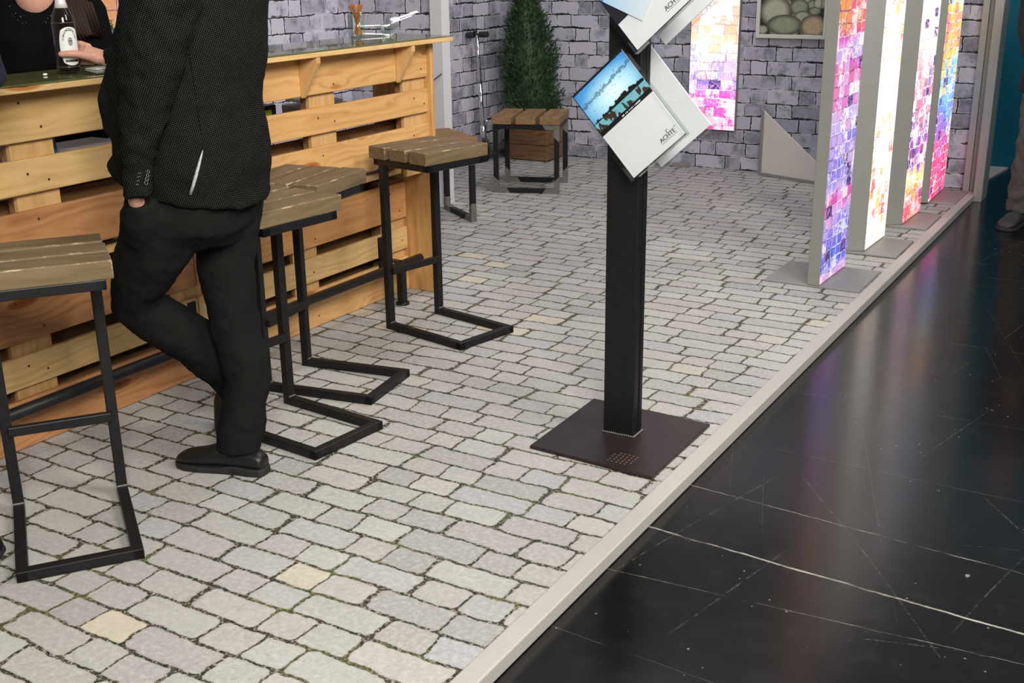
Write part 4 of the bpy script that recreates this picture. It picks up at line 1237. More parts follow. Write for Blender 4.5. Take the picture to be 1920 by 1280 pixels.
# trousers
b = bmn()
rings = [man.ring((c, t, z), a, dp, FY, 24) for (z, c, t, a, dp) in ((1.06, -0.04, 0.02, 0.17, 0.14), (0.98, -0.055, 0.01, 0.19, 0.165), (0.90, -0.065, 0.0, 0.197, 0.178), (0.83, -0.06, 0.0, 0.185, 0.165), (0.77, -0.05, 0.02, 0.12, 0.11))]
add_rings(b, rings)
man.limb(b, [(-0.125, -0.07, 0.92), (-0.158, -0.05, 0.85), (-0.186, -0.03, 0.77), (-0.232, 0.01, 0.69), (-0.255, 0.045, 0.63), (-0.262, 0.075, 0.575), (-0.215, 0.10, 0.515), (-0.125, 0.13, 0.435), (-0.045, 0.16, 0.345), (0.015, 0.19, 0.255), (0.048, 0.205, 0.185)],
         [0.125, 0.122, 0.112, 0.093, 0.082, 0.082, 0.082, 0.084, 0.082, 0.076, 0.072], 18)
man.limb(b, [(-0.202, -0.190, 0.955), (-0.206, -0.155, 0.90), (-0.205, -0.11, 0.83)], [0.042, 0.062, 0.06], 14)
man.limb(b, [(0.045, 0.09, 0.92), (0.050, 0.085, 0.88), (0.037, 0.08, 0.79), (0.020, 0.075, 0.69), (0.024, 0.065, 0.60), (0.028, 0.058, 0.525), (0.036, 0.05, 0.45), (0.050, 0.035, 0.37), (0.056, 0.02, 0.30), (0.040, 0.005, 0.24), (0.024, 0.0, 0.165), (0.006, 0.0, 0.09), (0.004, 0.0, 0.072)],
         [0.115, 0.108, 0.098, 0.094, 0.085, 0.078, 0.078, 0.080, 0.074, 0.070, 0.074, 0.077, 0.077], 18)
tr = man.obj('trousers', b, 'trouser')
smooth_cloth(tr, 0.0095, 4, 0.020, 0.07)
make_shoe(man, (-2.452, 2.535), (-2.765, 2.452))
make_shoe(man, (-2.446, 2.660), (-2.735, 2.668), pitch=72)
b = bmn(); man.limb(b, [(0.008, 0.0, 0.10), (0.012, 0.0, 0.06)], 0.045, 14)
man.limb(b, [(0.048, 0.205, 0.21), (0.055, 0.21, 0.08)], 0.042, 12)
man.obj('sock', b, 'blouse')
# body: head, neck, trunk, arms and both hands as one surface
b = bmn()
add_rings(b, [man.ring((c, t, z), a, dp, FY, 20) for (z, c, t, a, dp) in ((0.95, -0.05, 0.01, 0.15, 0.12), (1.2, -0.03, 0, 0.16, 0.13), (1.45, 0.0, 0, 0.19, 0.12), (1.58, 0.02, 0.0, 0.13, 0.09))])
man.limb(b, [(0.02, 0.0, 1.56), (0.012, 0.005, 1.66), (0.0, 0.012, 1.72)], [0.065, 0.058, 0.06], 14)
mq = add_head(man, b, (-0.01, 0.015, 1.79), math.radians(160))
man.limb(b, [(0.085, 0.22, 1.47), (0.0, 0.38, 1.33), (-0.06, 0.44, 1.305), (-0.19, 0.54, 1.298), (-0.30, 0.607, 1.286)], [0.05, 0.045, 0.040, 0.034, 0.028], 12)
# hand around the bottle: bottle axis at s -0.420, t 0.615, radius 0.038
man.limb(b, [(-0.285, 0.60, 1.286), (-0.315, 0.610, 1.293), (-0.345, 0.616, 1.305), (-0.366, 0.620, 1.314)], [(0.029, 0.024), (0.034, 0.026), (0.036, 0.024), (0.030, 0.018)], 14)
def finger(pts, r0, r1):
    n = len(pts); man.limb(b, pts, [r0 + (r1 - r0) * i / (n - 1) for i in range(n)], 10); man.ball(b, pts[-1], r1, 2)
AX, AT = -0.420, 0.615
def around(a0, a1, n, z0, z1, rad):
    out = []
    for i in range(n):
        q = math.radians(a0 + (a1 - a0) * i / (n - 1))
        out.append((AX + rad * math.cos(q), AT + rad * math.sin(q), z0 + (z1 - z0) * i / (n - 1)))
    return out
finger([(-0.345, 0.626, 1.326)] + around(28, 118, 5, 1.338, 1.332, 0.049), 0.0115, 0.0085)
finger([(-0.345, 0.628, 1.310)] + around(24, 124, 5, 1.317, 1.311, 0.050), 0.0115, 0.0088)
finger([(-0.342, 0.626, 1.292)] + around(24, 118, 5, 1.296, 1.289, 0.049), 0.0110, 0.0083)
finger([(-0.338, 0.622, 1.276)] + around(24, 108, 5, 1.276, 1.269, 0.047), 0.0098, 0.0075)
finger([(-0.322, 0.592, 1.285), (-0.350, 0.573, 1.300), (-0.385, 0.562, 1.310), (-0.412, 0.5605, 1.311), (-0.434, 0.5645, 1.310)], 0.0155, 0.0105)
# hand in the pocket: wrist and back of the hand
man.limb(b, [(-0.135, -0.235, 1.30), (-0.178, -0.235, 1.15), (-0.204, -0.228, 1.02), (-0.216, -0.212, 0.966), (-0.208, -0.160, 0.90)], [0.035, 0.032, 0.024, 0.021, 0.028], 12)
for i in range(4): man.limb(b, [(-0.222 + i * 0.012, -0.160 + i * 0.008, 0.90), (-0.226 + i * 0.014, -0.140 + i * 0.008, 0.86), (-0.220 + i * 0.014, -0.130 + i * 0.008, 0.83)], [0.0095, 0.009, 0.007], 8)
man.limb(b, [(-0.225, -0.17, 0.91), (-0.236, -0.155, 0.88), (-0.238, -0.145, 0.86)], [0.011, 0.010, 0.008], 8)
bd = man.obj('body', b, 'skin')
smooth_cloth(bd, 0.0042, 3)
b = bmn()
for i in range(9):
    q = math.radians(-100 + i * 25)
    man.limb(b, [mq(-0.02, 0.0, 0.125), mq(-0.06 + 0.03 * math.cos(q), 0.075 * math.sin(q), 0.06), mq(-0.075 + 0.03 * math.cos(q), 0.068 * math.sin(q), -0.03)], [0.03, 0.034, 0.018], 8)
man.limb(b, [mq(0.05, 0, 0.11), mq(0.0, 0, 0.128), mq(-0.08, 0, 0.09), mq(-0.098, 0, 0.0), mq(-0.09, 0, -0.06)], [0.03, 0.055, 0.06, 0.045, 0.02], 12)
hh = man.obj('hair', b, 'hair_dark'); smooth_cloth(hh, 0.009, 2)

# ---- the woman behind the bar
wo = Body('person.001', (-3.86, 3.00), (0.74, 0.67), 'person with long brown hair in a black top with a beaded neckline behind the bar')
WY = math.radians(-90)
b = bmn()
rings = [wo.ring((0.0, t, z), a, dp, WY, 26) for (z, t, a, dp) in ((0.75, 0.0, 0.18, 0.13), (0.95, 0.0, 0.175, 0.125), (1.08, 0.0, 0.165, 0.115), (1.22, -0.01, 0.185, 0.135), (1.32, -0.015, 0.185, 0.135), (1.41, 0.0, 0.185, 0.115), (1.475, 0.01, 0.185, 0.09), (1.51, 0.015, 0.13, 0.07), (1.525, 0.015, 0.08, 0.055))]
add_rings(b, rings)
for s_ in (-1, 1):
    wo.limb(b, [(s_ * 0.15, 0.01, 1.465), (s_ * 0.185, 0.01, 1.42), (s_ * 0.20, 0.0, 1.30), (s_ * 0.21, -0.02, 1.17), (s_ * 0.205, -0.10, 1.08), (s_ * 0.19, -0.20, 1.06)], [0.06, 0.060, 0.056, 0.048, 0.045, 0.040], 14)
bl = wo.obj('blouse', b, 'blouse'); smooth_cloth(bl, 0.010, 3, 0.012, 0.1)
b = bmn()
add_ball(b, wo.p(0.0, -0.055, 1.485), (0.075, 0.075, 0.095), 3)
wo.limb(b, [(0, 0.01, 1.45), (0, 0.005, 1.56), (0, -0.01, 1.63)], [0.062, 0.052, 0.054], 16)
add_rings(b, [wo.ring((0, 0.0, z), a, dp, WY, 18) for (z, a, dp) in ((0.95, 0.13, 0.09), (1.3, 0.14, 0.09), (1.46, 0.16, 0.07))])
wq = add_head(wo, b, (0.0, -0.02, 1.70), WY, 0.95)
for s_ in (-1, 1):
    wo.limb(b, [(s_ * 0.18, 0.01, 1.42), (s_ * 0.20, 0.0, 1.30), (s_ * 0.21, -0.02, 1.17), (s_ * 0.205, -0.10, 1.08), (s_ * 0.19, -0.23, 1.06), (s_ * 0.18, -0.26, 1.06)], [0.04, 0.038, 0.035, 0.034, 0.026, 0.026], 12)
    wo.limb(b, [(s_ * 0.18, -0.25, 1.06), (s_ * 0.17, -0.29, 1.06), (s_ * 0.165, -0.32, 1.058)], [(0.03, 0.02), (0.038, 0.018), (0.034, 0.014)], 12)
    for i in range(4): wo.limb(b, [(s_ * (0.145 + i * 0.018), -0.31, 1.058), (s_ * (0.143 + i * 0.018), -0.35 - (i in (1, 2)) * 0.01, 1.052), (s_ * (0.143 + i * 0.018), -0.38 - (i in (1, 2)) * 0.012, 1.038)], [0.0092, 0.0085, 0.0068], 8)
    wo.limb(b, [(s_ * 0.145, -0.27, 1.058), (s_ * 0.118, -0.30, 1.05), (s_ * 0.108, -0.325, 1.045)], [0.012, 0.010, 0.0085], 8)
    wo.limb(b, [(s_ * 0.09, 0.0, 0.95), (s_ * 0.09, -0.005, 0.5), (s_ * 0.09, 0.01, 0.07)], [0.075, 0.055, 0.036], 12)
smooth_cloth(wo.obj('body', b, 'skin'), 0.0075, 2)
b = bmn()
for s_ in (-1, 1):
    wo.limb(b, [(s_ * 0.09, 0.0, 1.0), (s_ * 0.095, 0.0, 0.85), (s_ * 0.09, -0.005, 0.5), (s_ * 0.09, 0.01, 0.06)], [0.105, 0.098, 0.072, 0.062], 14)
smooth_cloth(wo.obj('trousers', b, 'blouse'), 0.012, 3)
for s_ in (-1, 1):
    h_ = wo.p(s_ * 0.09, 0.06, 0); t_ = wo.p(s_ * 0.10, -0.18, 0); make_shoe(wo, (h_.x, h_.y), (t_.x, t_.y), 0.085, 0.075)
# beads around the neckline
b = bmn(); rb = random.Random(3)
for i in range(44):
    q = math.radians(-100 + 200 * rb.random()); k = 1.06 + 0.28 * rb.random()
    zz = 1.485 - 0.092 * k * math.cos(q); ss = 0.073 * k * math.sin(q)
    tt = -0.118 - 0.004 * math.cos(q) - (0.004 if zz < 1.41 else -0.02 * (zz - 1.41) / 0.07)
    add_ball(b, wo.p(ss, tt, zz), rb.uniform(0.0016, 0.0034), 1)
obj('bead_trim', b, 'sequin', bl, origin=wo.base)
b = bmn()
wo.limb(b, [wq(0.045, 0, 0.115), wq(-0.01, 0, 0.13), wq(-0.075, 0, 0.08), wq(-0.09, 0, 0.0), wq(-0.09, 0, -0.12), wq(-0.10, 0.0, -0.30)], [0.035, 0.06, 0.07, 0.07, 0.075, 0.055], 14)
for s_ in (1,):
    for j in range(9):
        o_ = 0.070 + j * 0.011
        wo.limb(b, [(s_ * 0.02, -0.03, 1.82), (s_ * (0.078), -0.01 + 0.008 * j, 1.74), (s_ * (0.082 + 0.004 * j), -0.005 + 0.01 * j, 1.62), (s_ * (o_ + 0.01), -0.06 + 0.012 * j, 1.52), (s_ * (o_ + 0.035), -0.128 + 0.010 * j, 1.43), (s_ * (o_ + 0.06), -0.142 + 0.010 * j, 1.355 - 0.004 * j), (s_ * (o_ + 0.075), -0.138 + 0.010 * j, 1.31 + 0.006 * j)], [0.02, 0.018, 0.016, 0.014, 0.012, 0.008, 0.003], 8)
wo.obj('hair', b, 'hair')

# ---- person in navy at the left edge, elbow on the bar
na = Body('person.002', (-2.885, 1.681), (0.80, 0.60), 'person in dark navy at the left edge, only elbow and shoe tip showing')
NY = math.radians(120)
b = bmn()
add_rings(b, [na.ring((-0.02, 0.0, z), a, dp, NY, 22) for (z, a, dp) in ((0.88, 0.18, 0.14), (1.0, 0.185, 0.145), (1.15, 0.18, 0.14), (1.3, 0.20, 0.14), (1.42, 0.205, 0.125), (1.50, 0.17, 0.10), (1.55, 0.08, 0.07))])
na.limb(b, [(0.12, 0.09, 1.46), (0.175, 0.17, 1.42), (0.215, 0.24, 1.36), (0.222, 0.28, 1.315), (0.14, 0.36, 1.295), (0.05, 0.40, 1.29)], [0.062, 0.066, 0.060, 0.054, 0.045, 0.038], 14)
na.limb(b, [(-0.17, -0.09, 1.46), (-0.24, -0.12, 1.38), (-0.26, -0.10, 1.18), (-0.25, 0.0, 1.04), (-0.24, 0.06, 0.98)], [0.062, 0.062, 0.052, 0.045, 0.038], 14)
smooth_cloth(na.obj('sweater', b, 'navy'), 0.012, 3, 0.014, 0.1)
b = bmn()
add_rings(b, [na.ring((-0.02, 0.0, z), a, dp, NY, 22) for (z, a, dp) in ((0.98, 0.16, 0.12), (0.88, 0.175, 0.135), (0.78, 0.16, 0.12))])
na.limb(b, [(-0.10, -0.06, 0.86), (-0.11, -0.05, 0.48), (-0.115, -0.06, 0.075)], [0.095, 0.072, 0.062], 14)
na.limb(b, [(0.05, 0.05, 0.86), (0.055, 0.055, 0.48), (0.0, 0.0, 0.075)], [0.095, 0.07, 0.058], 14)
smooth_cloth(na.obj('trousers', b, 'trouser'), 0.012, 3)
make_shoe(na, (-2.965, 1.585), (-2.742, 1.757)); h_ = na.p(-0.12, -0.14, 0); t_ = na.p(-0.14, 0.14, 0); make_shoe(na, (h_.x, h_.y), (t_.x, t_.y))
b = bmn()
na.limb(b, [(-0.01, 0, 1.50), (-0.015, 0.01, 1.60), (-0.02, 0.02, 1.66)], [0.06, 0.055, 0.056], 14)
add_rings(b, [na.ring((-0.02, 0.0, z), a, dp, NY, 18) for (z, a, dp) in ((0.95, 0.14, 0.1), (1.3, 0.16, 0.1), (1.46, 0.15, 0.07), (1.53, 0.06, 0.05))])
nq = add_head(na, b, (-0.03, 0.03, 1.735), NY)
na.limb(b, [(0.10, 0.38, 1.293), (0.03, 0.41, 1.29), (-0.02, 0.43, 1.288), (-0.07, 0.445, 1.286)], [0.03, 0.028, (0.034, 0.018), (0.036, 0.014)], 12)
for i in range(4): na.limb(b, [(-0.065 + 0.004 * i, 0.42 + i * 0.018, 1.286), (-0.11 + 0.004 * i, 0.435 + i * 0.019, 1.285), (-0.14 + 0.004 * i, 0.445 + i * 0.019, 1.276)], [0.009, 0.0085, 0.007], 8)
na.limb(b, [(-0.02, 0.41, 1.29), (-0.05, 0.385, 1.29), (-0.08, 0.38, 1.285)], [0.011, 0.010, 0.008], 8)
na.limb(b, [(-0.245, 0.02, 1.02), (-0.235, 0.09, 0.95), (-0.23, 0.12, 0.90)], [0.028, 0.028, (0.036, 0.018)], 12)
for i in range(4): na.limb(b, [(-0.255 + i * 0.017, 0.12, 0.91), (-0.25 + i * 0.017, 0.13, 0.86), (-0.245 + i * 0.017, 0.115, 0.825)], [0.009, 0.0085, 0.007], 8)
na.limb(b, [(-0.21, 0.10, 0.93), (-0.195, 0.125, 0.895), (-0.19, 0.13, 0.87)], [0.011, 0.010, 0.008], 8)
smooth_cloth(na.obj('body', b, 'skin'), 0.0075, 2)
b = bmn(); na.limb(b, [nq(0.05, 0, 0.11), nq(0.0, 0, 0.128), nq(-0.08, 0, 0.09), nq(-0.098, 0, 0.0), nq(-0.09, 0, -0.05)], [0.03, 0.065, 0.07, 0.06, 0.03], 14)
smooth_cloth(na.obj('hair', b, 'hair_dark'), 0.009, 2)

# ---- passer-by in the aisle at the right edge
pb = Body('person.003', (-0.87, 7.66), (0.99, 0.11), 'person in dark coat and washed grey trousers walking at the right edge')
QY = math.radians(-112)
ZH = HZ
b = bmn()
add_rings(b, [pb.ring((0.12, 0.06, z), a, dp, QY, 22) for (z, a, dp) in ((0.775, 0.215, 0.165), (0.9, 0.21, 0.155), (1.05, 0.19, 0.14), (1.25, 0.205, 0.145), (1.38, 0.22, 0.13), (1.47, 0.18, 0.10), (1.52, 0.08, 0.07))])
pb.limb(b, [(-0.05, 0.06, 1.43), (-0.08, 0.06, 1.36), (-0.09, 0.02, 1.15), (-0.05, -0.08, 1.02), (0.02, -0.16, 1.0)], [0.06, 0.062, 0.055, 0.05, 0.042], 14)
pb.limb(b, [(0.29, 0.06, 1.43), (0.34, 0.06, 1.36), (0.37, 0.07, 1.15), (0.36, 0.05, 1.0), (0.34, 0.0, 0.86)], [0.06, 0.062, 0.055, 0.05, 0.042], 14)
smooth_cloth(pb.obj('coat', b, 'dark_coat'), 0.012, 3, 0.012, 0.1)
b = bmn()
add_rings(b, [pb.ring((0.12, 0.06, z), a, dp, QY, 22) for (z, a, dp) in ((0.95, 0.17, 0.13), (0.82, 0.185, 0.145), (0.72, 0.16, 0.13))])
pb.limb(b, [(0.04, 0.05, 0.80), (0.035, 0.03, 0.62), (0.022, 0.0, 0.45), (0.005, 0.01, 0.28), (-0.005, 0.03, 0.12), (-0.006, 0.03, ZH + 0.085)], [0.105, 0.098, 0.080, 0.078, 0.075, 0.075], 14)
pb.limb(b, [(0.21, 0.07, 0.80), (0.22, 0.12, 0.45), (0.22, 0.26, ZH + 0.10)], [0.105, 0.08, 0.068], 14)
smooth_cloth(pb.obj('trousers', b, 'grey_trouser'), 0.012, 3, 0.035, 0.07)
h_ = pb.p(0.02, 0.06, 0); t_ = pb.p(-0.075, -0.20, 0); make_shoe(pb, (h_.x, h_.y), (t_.x, t_.y), 0.115, 0.09, 'shoe_grey', ZH)
h_ = pb.p(0.23, 0.30, 0); t_ = pb.p(0.18, 0.04, 0); make_shoe(pb, (h_.x, h_.y), (t_.x, t_.y), 0.11, 0.09, 'shoe_grey', ZH)
b = bmn()
pb.limb(b, [(0.12, 0.06, 1.48), (0.115, 0.05, 1.57), (0.11, 0.04, 1.63)], [0.06, 0.055, 0.056], 14)
add_rings(b, [pb.ring((0.12, 0.06, z), a, dp, QY, 18) for (z, a, dp) in ((0.9, 0.14, 0.1), (1.25, 0.16, 0.1), (1.42, 0.15, 0.07), (1.5, 0.06, 0.05))])
pq = add_head(pb, b, (0.11, 0.03, 1.70), QY)
pb.limb(b, [(-0.09, 0.02, 1.15), (-0.05, -0.08, 1.02), (0.05, -0.175, 1.0), (0.08, -0.19, 1.0)], [0.035, 0.033, 0.027, (0.034, 0.02)], 12)
for i in range(4): pb.limb(b, [(0.09, -0.195, 1.025 - i * 0.017), (0.13, -0.205, 1.02 - i * 0.017), (0.155, -0.195, 1.015 - i * 0.016)], [0.009, 0.0085, 0.007], 8)
pb.limb(b, [(0.06, -0.185, 1.02), (0.09, -0.205, 1.045), (0.11, -0.21, 1.05)], [0.011, 0.010, 0.008], 8)
for s0 in (0.34,):
    pb.limb(b, [(s0, 0.01, 0.90), (s0, -0.01, 0.82), (s0, -0.02, 0.775)], [0.028, 0.028, (0.038, 0.018)], 12)
    for i in range(4): pb.limb(b, [(s0 - 0.027 + i * 0.018, -0.02, 0.78), (s0 - 0.027 + i * 0.018, -0.03, 0.73), (s0 - 0.025 + i * 0.017, -0.02, 0.695)], [0.009, 0.0085, 0.007], 8)
    pb.limb(b, [(s0 - 0.025, -0.02, 0.82), (s0 - 0.045, -0.04, 0.785), (s0 - 0.045, -0.045, 0.755)], [0.011, 0.010, 0.008], 8)
smooth_cloth(pb.obj('body', b, 'skin'), 0.0075, 2)
b = bmn(); pb.limb(b, [pq(0.05, 0, 0.11), pq(0.0, 0, 0.128), pq(-0.08, 0, 0.09), pq(-0.098, 0, 0.0), pq(-0.09, 0, -0.05)], [0.03, 0.065, 0.07, 0.06, 0.03], 14)
smooth_cloth(pb.obj('hair', b, 'hair_dark'), 0.009, 2)
# ------------------------------------------------------------------ small things on and in the bar
# bottle held by the man
BX = man.p(-0.420, 0.615, ZT)
bo = root('beer_bottle', BX, 'brown glass bottle with white label and foil neck held on the bar by the man', 'bottle')
bo.rotation_euler = (0, 0, 0)
b = bmn()
add_lathe(b, [(0.030, 0.0), (0.0355, 0.004), (0.0375, 0.016), (0.0375, 0.150), (0.0365, 0.166), (0.031, 0.184), (0.022, 0.204), (0.0165, 0.222), (0.0145, 0.245), (0.0135, 0.268), (0.0150, 0.270), (0.0150, 0.280)], n=32)
obj('glass', b, 'bottle', bo)
b = bmn(); add_lathe(b, [(0.0225, 0.2045), (0.0172, 0.222), (0.0152, 0.246), (0.0142, 0.268), (0.0158, 0.270), (0.0158, 0.282), (0.010, 0.285)], n=28)
obj('foil_neck', b, 'foil', bo)
# curved oval label, centred a little to the right of the side that faces the camera
b = bmn(); uvl = b.loops.layers.uv.verify()
facing = math.atan2(-BX.y, -BX.x) + math.radians(24)
NU, NV = 20, 14
grid = {}
for i in range(NU + 1):
    for j in range(NV + 1):
        u = i / NU * 2 - 1; v = j / NV * 2 - 1
        uu = u * math.sqrt(max(0, 1 - v * v * 0.42)) * 0.95; vv = v * math.sqrt(max(0, 1 - u * u * 0.30))
        a = facing + uu * 1.0
        grid[i, j] = (b.verts.new((0.0379 * math.cos(a), 0.0379 * math.sin(a), 0.083 + vv * 0.062)), (uu * 0.5 + 0.5, vv * 0.5 + 0.5))
for i in range(NU):
    for j in range(NV):
        q = [grid[i, j], grid[i + 1, j], grid[i + 1, j + 1], grid[i, j + 1]]
        f = b.faces.new([x[0] for x in q]); f.smooth = True
        for l, x in zip(f.loops, q): l[uvl].uv = x[1]
lb = obj('label_sticker', b, 'label', bo)
tag(lb, 'white oval sticker')
b = bmn()
for zz in (0.158, 0.016):
    pts = [(0.0376 * math.cos(k * math.pi / 16), 0.0376 * math.sin(k * math.pi / 16), zz) for k in range(33)]
    add_tube(b, pts, 0.0009, 6, caps=False)
obj('glass_ridge', b, 'gusset', bo)

# glass of wooden stirring sticks
GX = Vector((-3.385, 4.335, ZT))
gl = root('drinking_glass', GX, 'clear straight glass full of orange-brown wooden stirring sticks on the bar top', 'glass')
b = bmn(); add_lathe(b, [(0.030, 0.0), (0.0325, 0.004), (0.0345, 0.115), (0.0330, 0.115), (0.0310, 0.008), (0.0, 0.008)], n=28)
obj('glass_wall', b, 'glass', gl)
b = bmn(); add_box(b, (0, 0, 0.073), (0.0050, 0.0016, 0.138))
proto = obj('stirring_stick', b, 'stick')
tag(proto, 'thin orange-brown wooden stirring stick standing in the clear glass on the bar', 'stick', 'stirring sticks in the glass')
rs = random.Random(11)
for i in range(28):
    o = proto if i == 0 else proto.copy()
    if i: COL.objects.link(o)
    a = rs.random() * 2 * math.pi; sp = rs.uniform(0.006, 0.0235)
    foot = Vector((sp * math.cos(a), sp * math.sin(a), 0.0095)); a2 = a + math.pi + rs.uniform(-0.7, 0.7); s2_ = rs.uniform(0.015, 0.026)
    head = Vector((s2_ * math.cos(a2), s2_ * math.sin(a2), 0.115))
    d = (head - foot).normalized()
    o.location = GX + foot + d * 0.002
    o.rotation_euler = d.to_track_quat('Z', 'Y').to_euler()

# glass bowl with white plastic spoons
BWX = Vector((-3.375, 4.545, ZT))
bw = root('glass_bowl', BWX, 'small clear glass bowl with white plastic spoons near the end of the bar top', 'bowl')
b = bmn(); add_lathe(b, [(0.022, 0.0), (0.024, 0.003), (0.034, 0.018), (0.056, 0.042), (0.066, 0.046), (0.064, 0.044), (0.054, 0.042), (0.032, 0.021), (0.0, 0.006)], n=28)
obj('bowl_wall', b, 'glass', bw)
def spoon(loc, rz, pitch, label, roll=0.0):
    r = root('plastic_spoon', loc, label, 'spoon', 'white plastic spoons at the glass bowl')
    b = bmn()
    rings = []
    for k, w, zz in ((0.0, 0.005, 0.0), (0.008, 0.016, -0.006), (0.024, 0.023, -0.012), (0.040, 0.020, -0.009), (0.052, 0.008, 0.0)):
        rings.append([(k, -w, 0), (k, -w * 0.5, zz), (k, w * 0.5, zz), (k, w, 0), (k, w * 0.5, zz + 0.0025), (k, -w * 0.5, zz + 0.0025)])
    add_rings(b, rings)
    obj('spoon_bowl', b, 'plastic_white', r)
    b = bmn(); add_bar(b, (0.050, 0, 0.0), (0.150, 0, 0.004), 0.010, 0.005); add_bar(b, (0.115, 0, 0.003), (0.155, 0, 0.0045), 0.014, 0.005)
    obj('handle', b, 'plastic_white', r, bevel=0.0005)
    r.rotation_euler = (roll, pitch, rz)
    return r
va = math.atan2(0.72, 0.69)
spoon(BWX + Vector((-0.018, -0.020, 0.040)), va - 0.15, -0.28, 'white plastic spoon in the glass bowl with its handle pointing up to the right')
spoon(BWX + Vector((0.004, 0.026, 0.066)), va + 0.35, -0.20, 'white plastic spoon lying highest across the glass bowl, handle up to the right', 0.4)
spoon(BWX + Vector((0.010, 0.012, 0.048)), va + math.pi + 0.05, 0.05, 'white plastic spoon in the glass bowl with its handle pointing left')
spoon(BWX + Vector((0.060, -0.030, 0.0085)), va + math.pi - 0.1, 0.0, 'white plastic spoon lying flat on the glass top in front of the bowl')

# paper napkin and crumbs on the glass top
b = bmn()
na_ = man.p(-0.338, 0.655, ZT)
vs = [(-0.03, -0.02, 0.0008), (0.035, -0.025, 0.0008), (0.035, 0.03, 0.0008), (-0.03, 0.035, 0.0008)]
vt = [(-0.028, -0.018, 0.004), (0.030, -0.020, 0.012), (0.03, 0.02, 0.010), (-0.026, 0.03, 0.004)]
A = [b.verts.new(na_ + Vector(v)) for v in vs]; B_ = [b.verts.new(na_ + Vector(v)) for v in vt]
b.faces.new(A); b.faces.new(B_)
for i in range(4): b.faces.new((A[i], A[(i + 1) % 4], B_[(i + 1) % 4], B_[i]))
tag(obj('napkin', b, 'paper'), 'crumpled white paper napkin on the bar under the man\'s hand', 'napkin')
b = bmn(); add_ball(b, (-3.235, 2.50, ZT + 0.004), (0.006, 0.009, 0.004), 2)
tag(obj('crumb', b, 'paper'), 'small pale crumb on the glass bar top left of the bottle', 'crumb')

# things on the shelf, glimpsed through the slats
ZS = 0.8885
def case_(name, c, s, rz, mat, label, cat, stripe=None):
    r = root(name, c, label, cat)
    b = bmn(); add_box(b, (0, 0, s[2] / 2), s); obj('case_body', b, mat, r, bevel=0.006)
    if stripe:
        b = bmn(); add_box(b, (s[0] / 2 + 0.0006, 0, s[2] * 0.7), (0.0012, s[1] * 0.7, s[2] * 0.32)); obj('lime_stripe', b, stripe, r)
        b = bmn(); add_box(b, (0, 0, s[2] + 0.0006), (s[0] * 0.7, s[1] * 0.7, 0.0012)); obj('lime_label', b, stripe, r)
    r.rotation_euler = (0, 0, rz)
    return r
case_('power_tool_case', (-3.42, 3.585, ZS), (0.16, 0.24, 0.132), 0.1, 'card_black', 'black case with a lime stripe on the shelf behind the slats, right of the man', 'case', 'lime')
case_('storage_box', (-3.41, 3.395, ZS), (0.10, 0.10, 0.122), 0.0, 'paper_grey', 'pale grey box on the shelf behind the slats, close by the man\'s back', 'box')
case_('document_tray', (-3.47, 4.12, ZS), (0.20, 0.26, 0.085), -0.2, 'alu_grey', 'grey tray on the shelf behind the slats near the counter end', 'tray')
b = bmn(); add_box(b, (-3.47, 4.10, ZS + 0.103), (0.17, 0.20, 0.012), Matrix.Rotation(0.12, 3, 'Y'))
tag(obj('paper_stack', b, 'paper'), 'white papers heaped on the grey tray behind the slats', 'papers')
b = bmn(); add_box(b, (-3.365, 2.58, ZS + 0.0805), (0.012, 0.05, 0.155), Matrix.Rotation(0.10, 3, 'X'))
tag(obj('blue_folder', b, 'blue'), 'blue folder standing on the shelf behind the left slats', 'folder')
b = bmn(); add_box(b, (-3.42, 2.75, ZS + 0.050), (0.14, 0.22, 0.100))
tag(obj('paper_ream', b, 'paper'), 'white stack of paper on the shelf behind the slats, left of the man', 'papers')

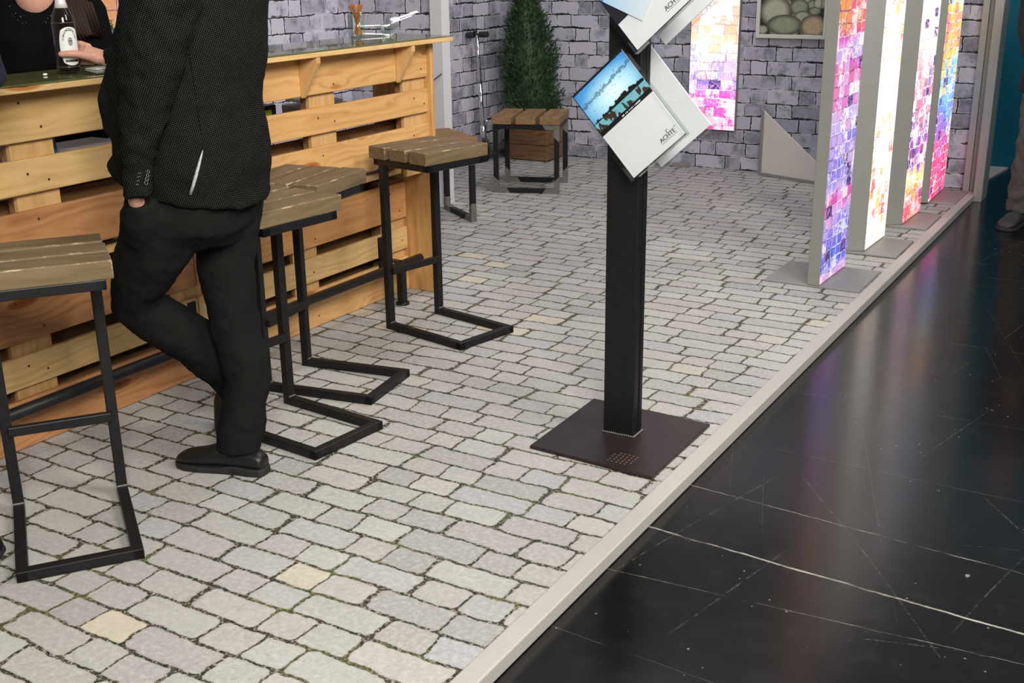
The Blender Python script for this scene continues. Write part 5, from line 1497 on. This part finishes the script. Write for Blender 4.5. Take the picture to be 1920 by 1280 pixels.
# back counter with a pot plant
bc = root('back_counter', (-4.75, 3.6, 0), 'dark back counter along the left wall behind the bar', 'cabinet')
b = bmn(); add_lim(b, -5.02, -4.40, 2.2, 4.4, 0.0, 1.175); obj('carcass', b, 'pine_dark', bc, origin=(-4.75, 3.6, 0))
b = bmn(); add_lim(b, -5.03, -4.37, 2.18, 4.42, 1.175, 1.205); obj('worktop', b, 'grey_pot', bc, origin=(-4.75, 3.6, 0), bevel=0.003)
PX = Vector((-4.45, 3.865, 1.2055))
pp = root('pot_plant', PX, 'small green pot plant in a square grey pot behind the woman', 'pot plant')
b = bmn(); add_box(b, (0, 0, 0.0325), (0.11, 0.11, 0.065)); obj('pot', b, 'grey_pot', pp, bevel=0.006)
b = bmn(); rl = random.Random(9)
for i in range(26):
    a = rl.random() * 6.283; up = rl.uniform(0.35, 1.0); L_ = rl.uniform(0.05, 0.10)
    o_ = Vector((0.035 * math.cos(a), 0.035 * math.sin(a), 0.065))
    m_ = o_ + Vector((math.cos(a) * 0.05, math.sin(a) * 0.05, 0.09 * up)); e_ = m_ + Vector((math.cos(a) * L_, math.sin(a) * L_, 0.05 * up - 0.035))
    sd = Vector((-math.sin(a), math.cos(a), 0))
    add_tube(b, [o_, m_], 0.002, 5)
    w_ = rl.uniform(0.018, 0.03); mm = m_.lerp(e_, 0.45) + Vector((0, 0, 0.010))
    b.faces.new([b.verts.new(q) for q in (m_, mm + sd * w_, mm)]); b.faces.new([b.verts.new(q) for q in (m_, mm, mm - sd * w_)])
    b.faces.new([b.verts.new(q) for q in (mm, mm + sd * w_, e_)]); b.faces.new([b.verts.new(q) for q in (mm, e_, mm - sd * w_)])
obj('leaves', b, 'leaf', pp)

# thin black cable from the counter end to the white profile
b = bmn()
add_tube(b, [(-3.40, 4.597, 0.90), (-3.50, 4.75, 0.885), (-3.85, 5.5, 0.87), (-4.2, 6.1, 0.85), (-4.32, 6.392, 0.87)], 0.004, 8)
tag(obj('cable', b, 'rubber'), 'thin black cable running from the counter end to the white wall profile', 'cable')
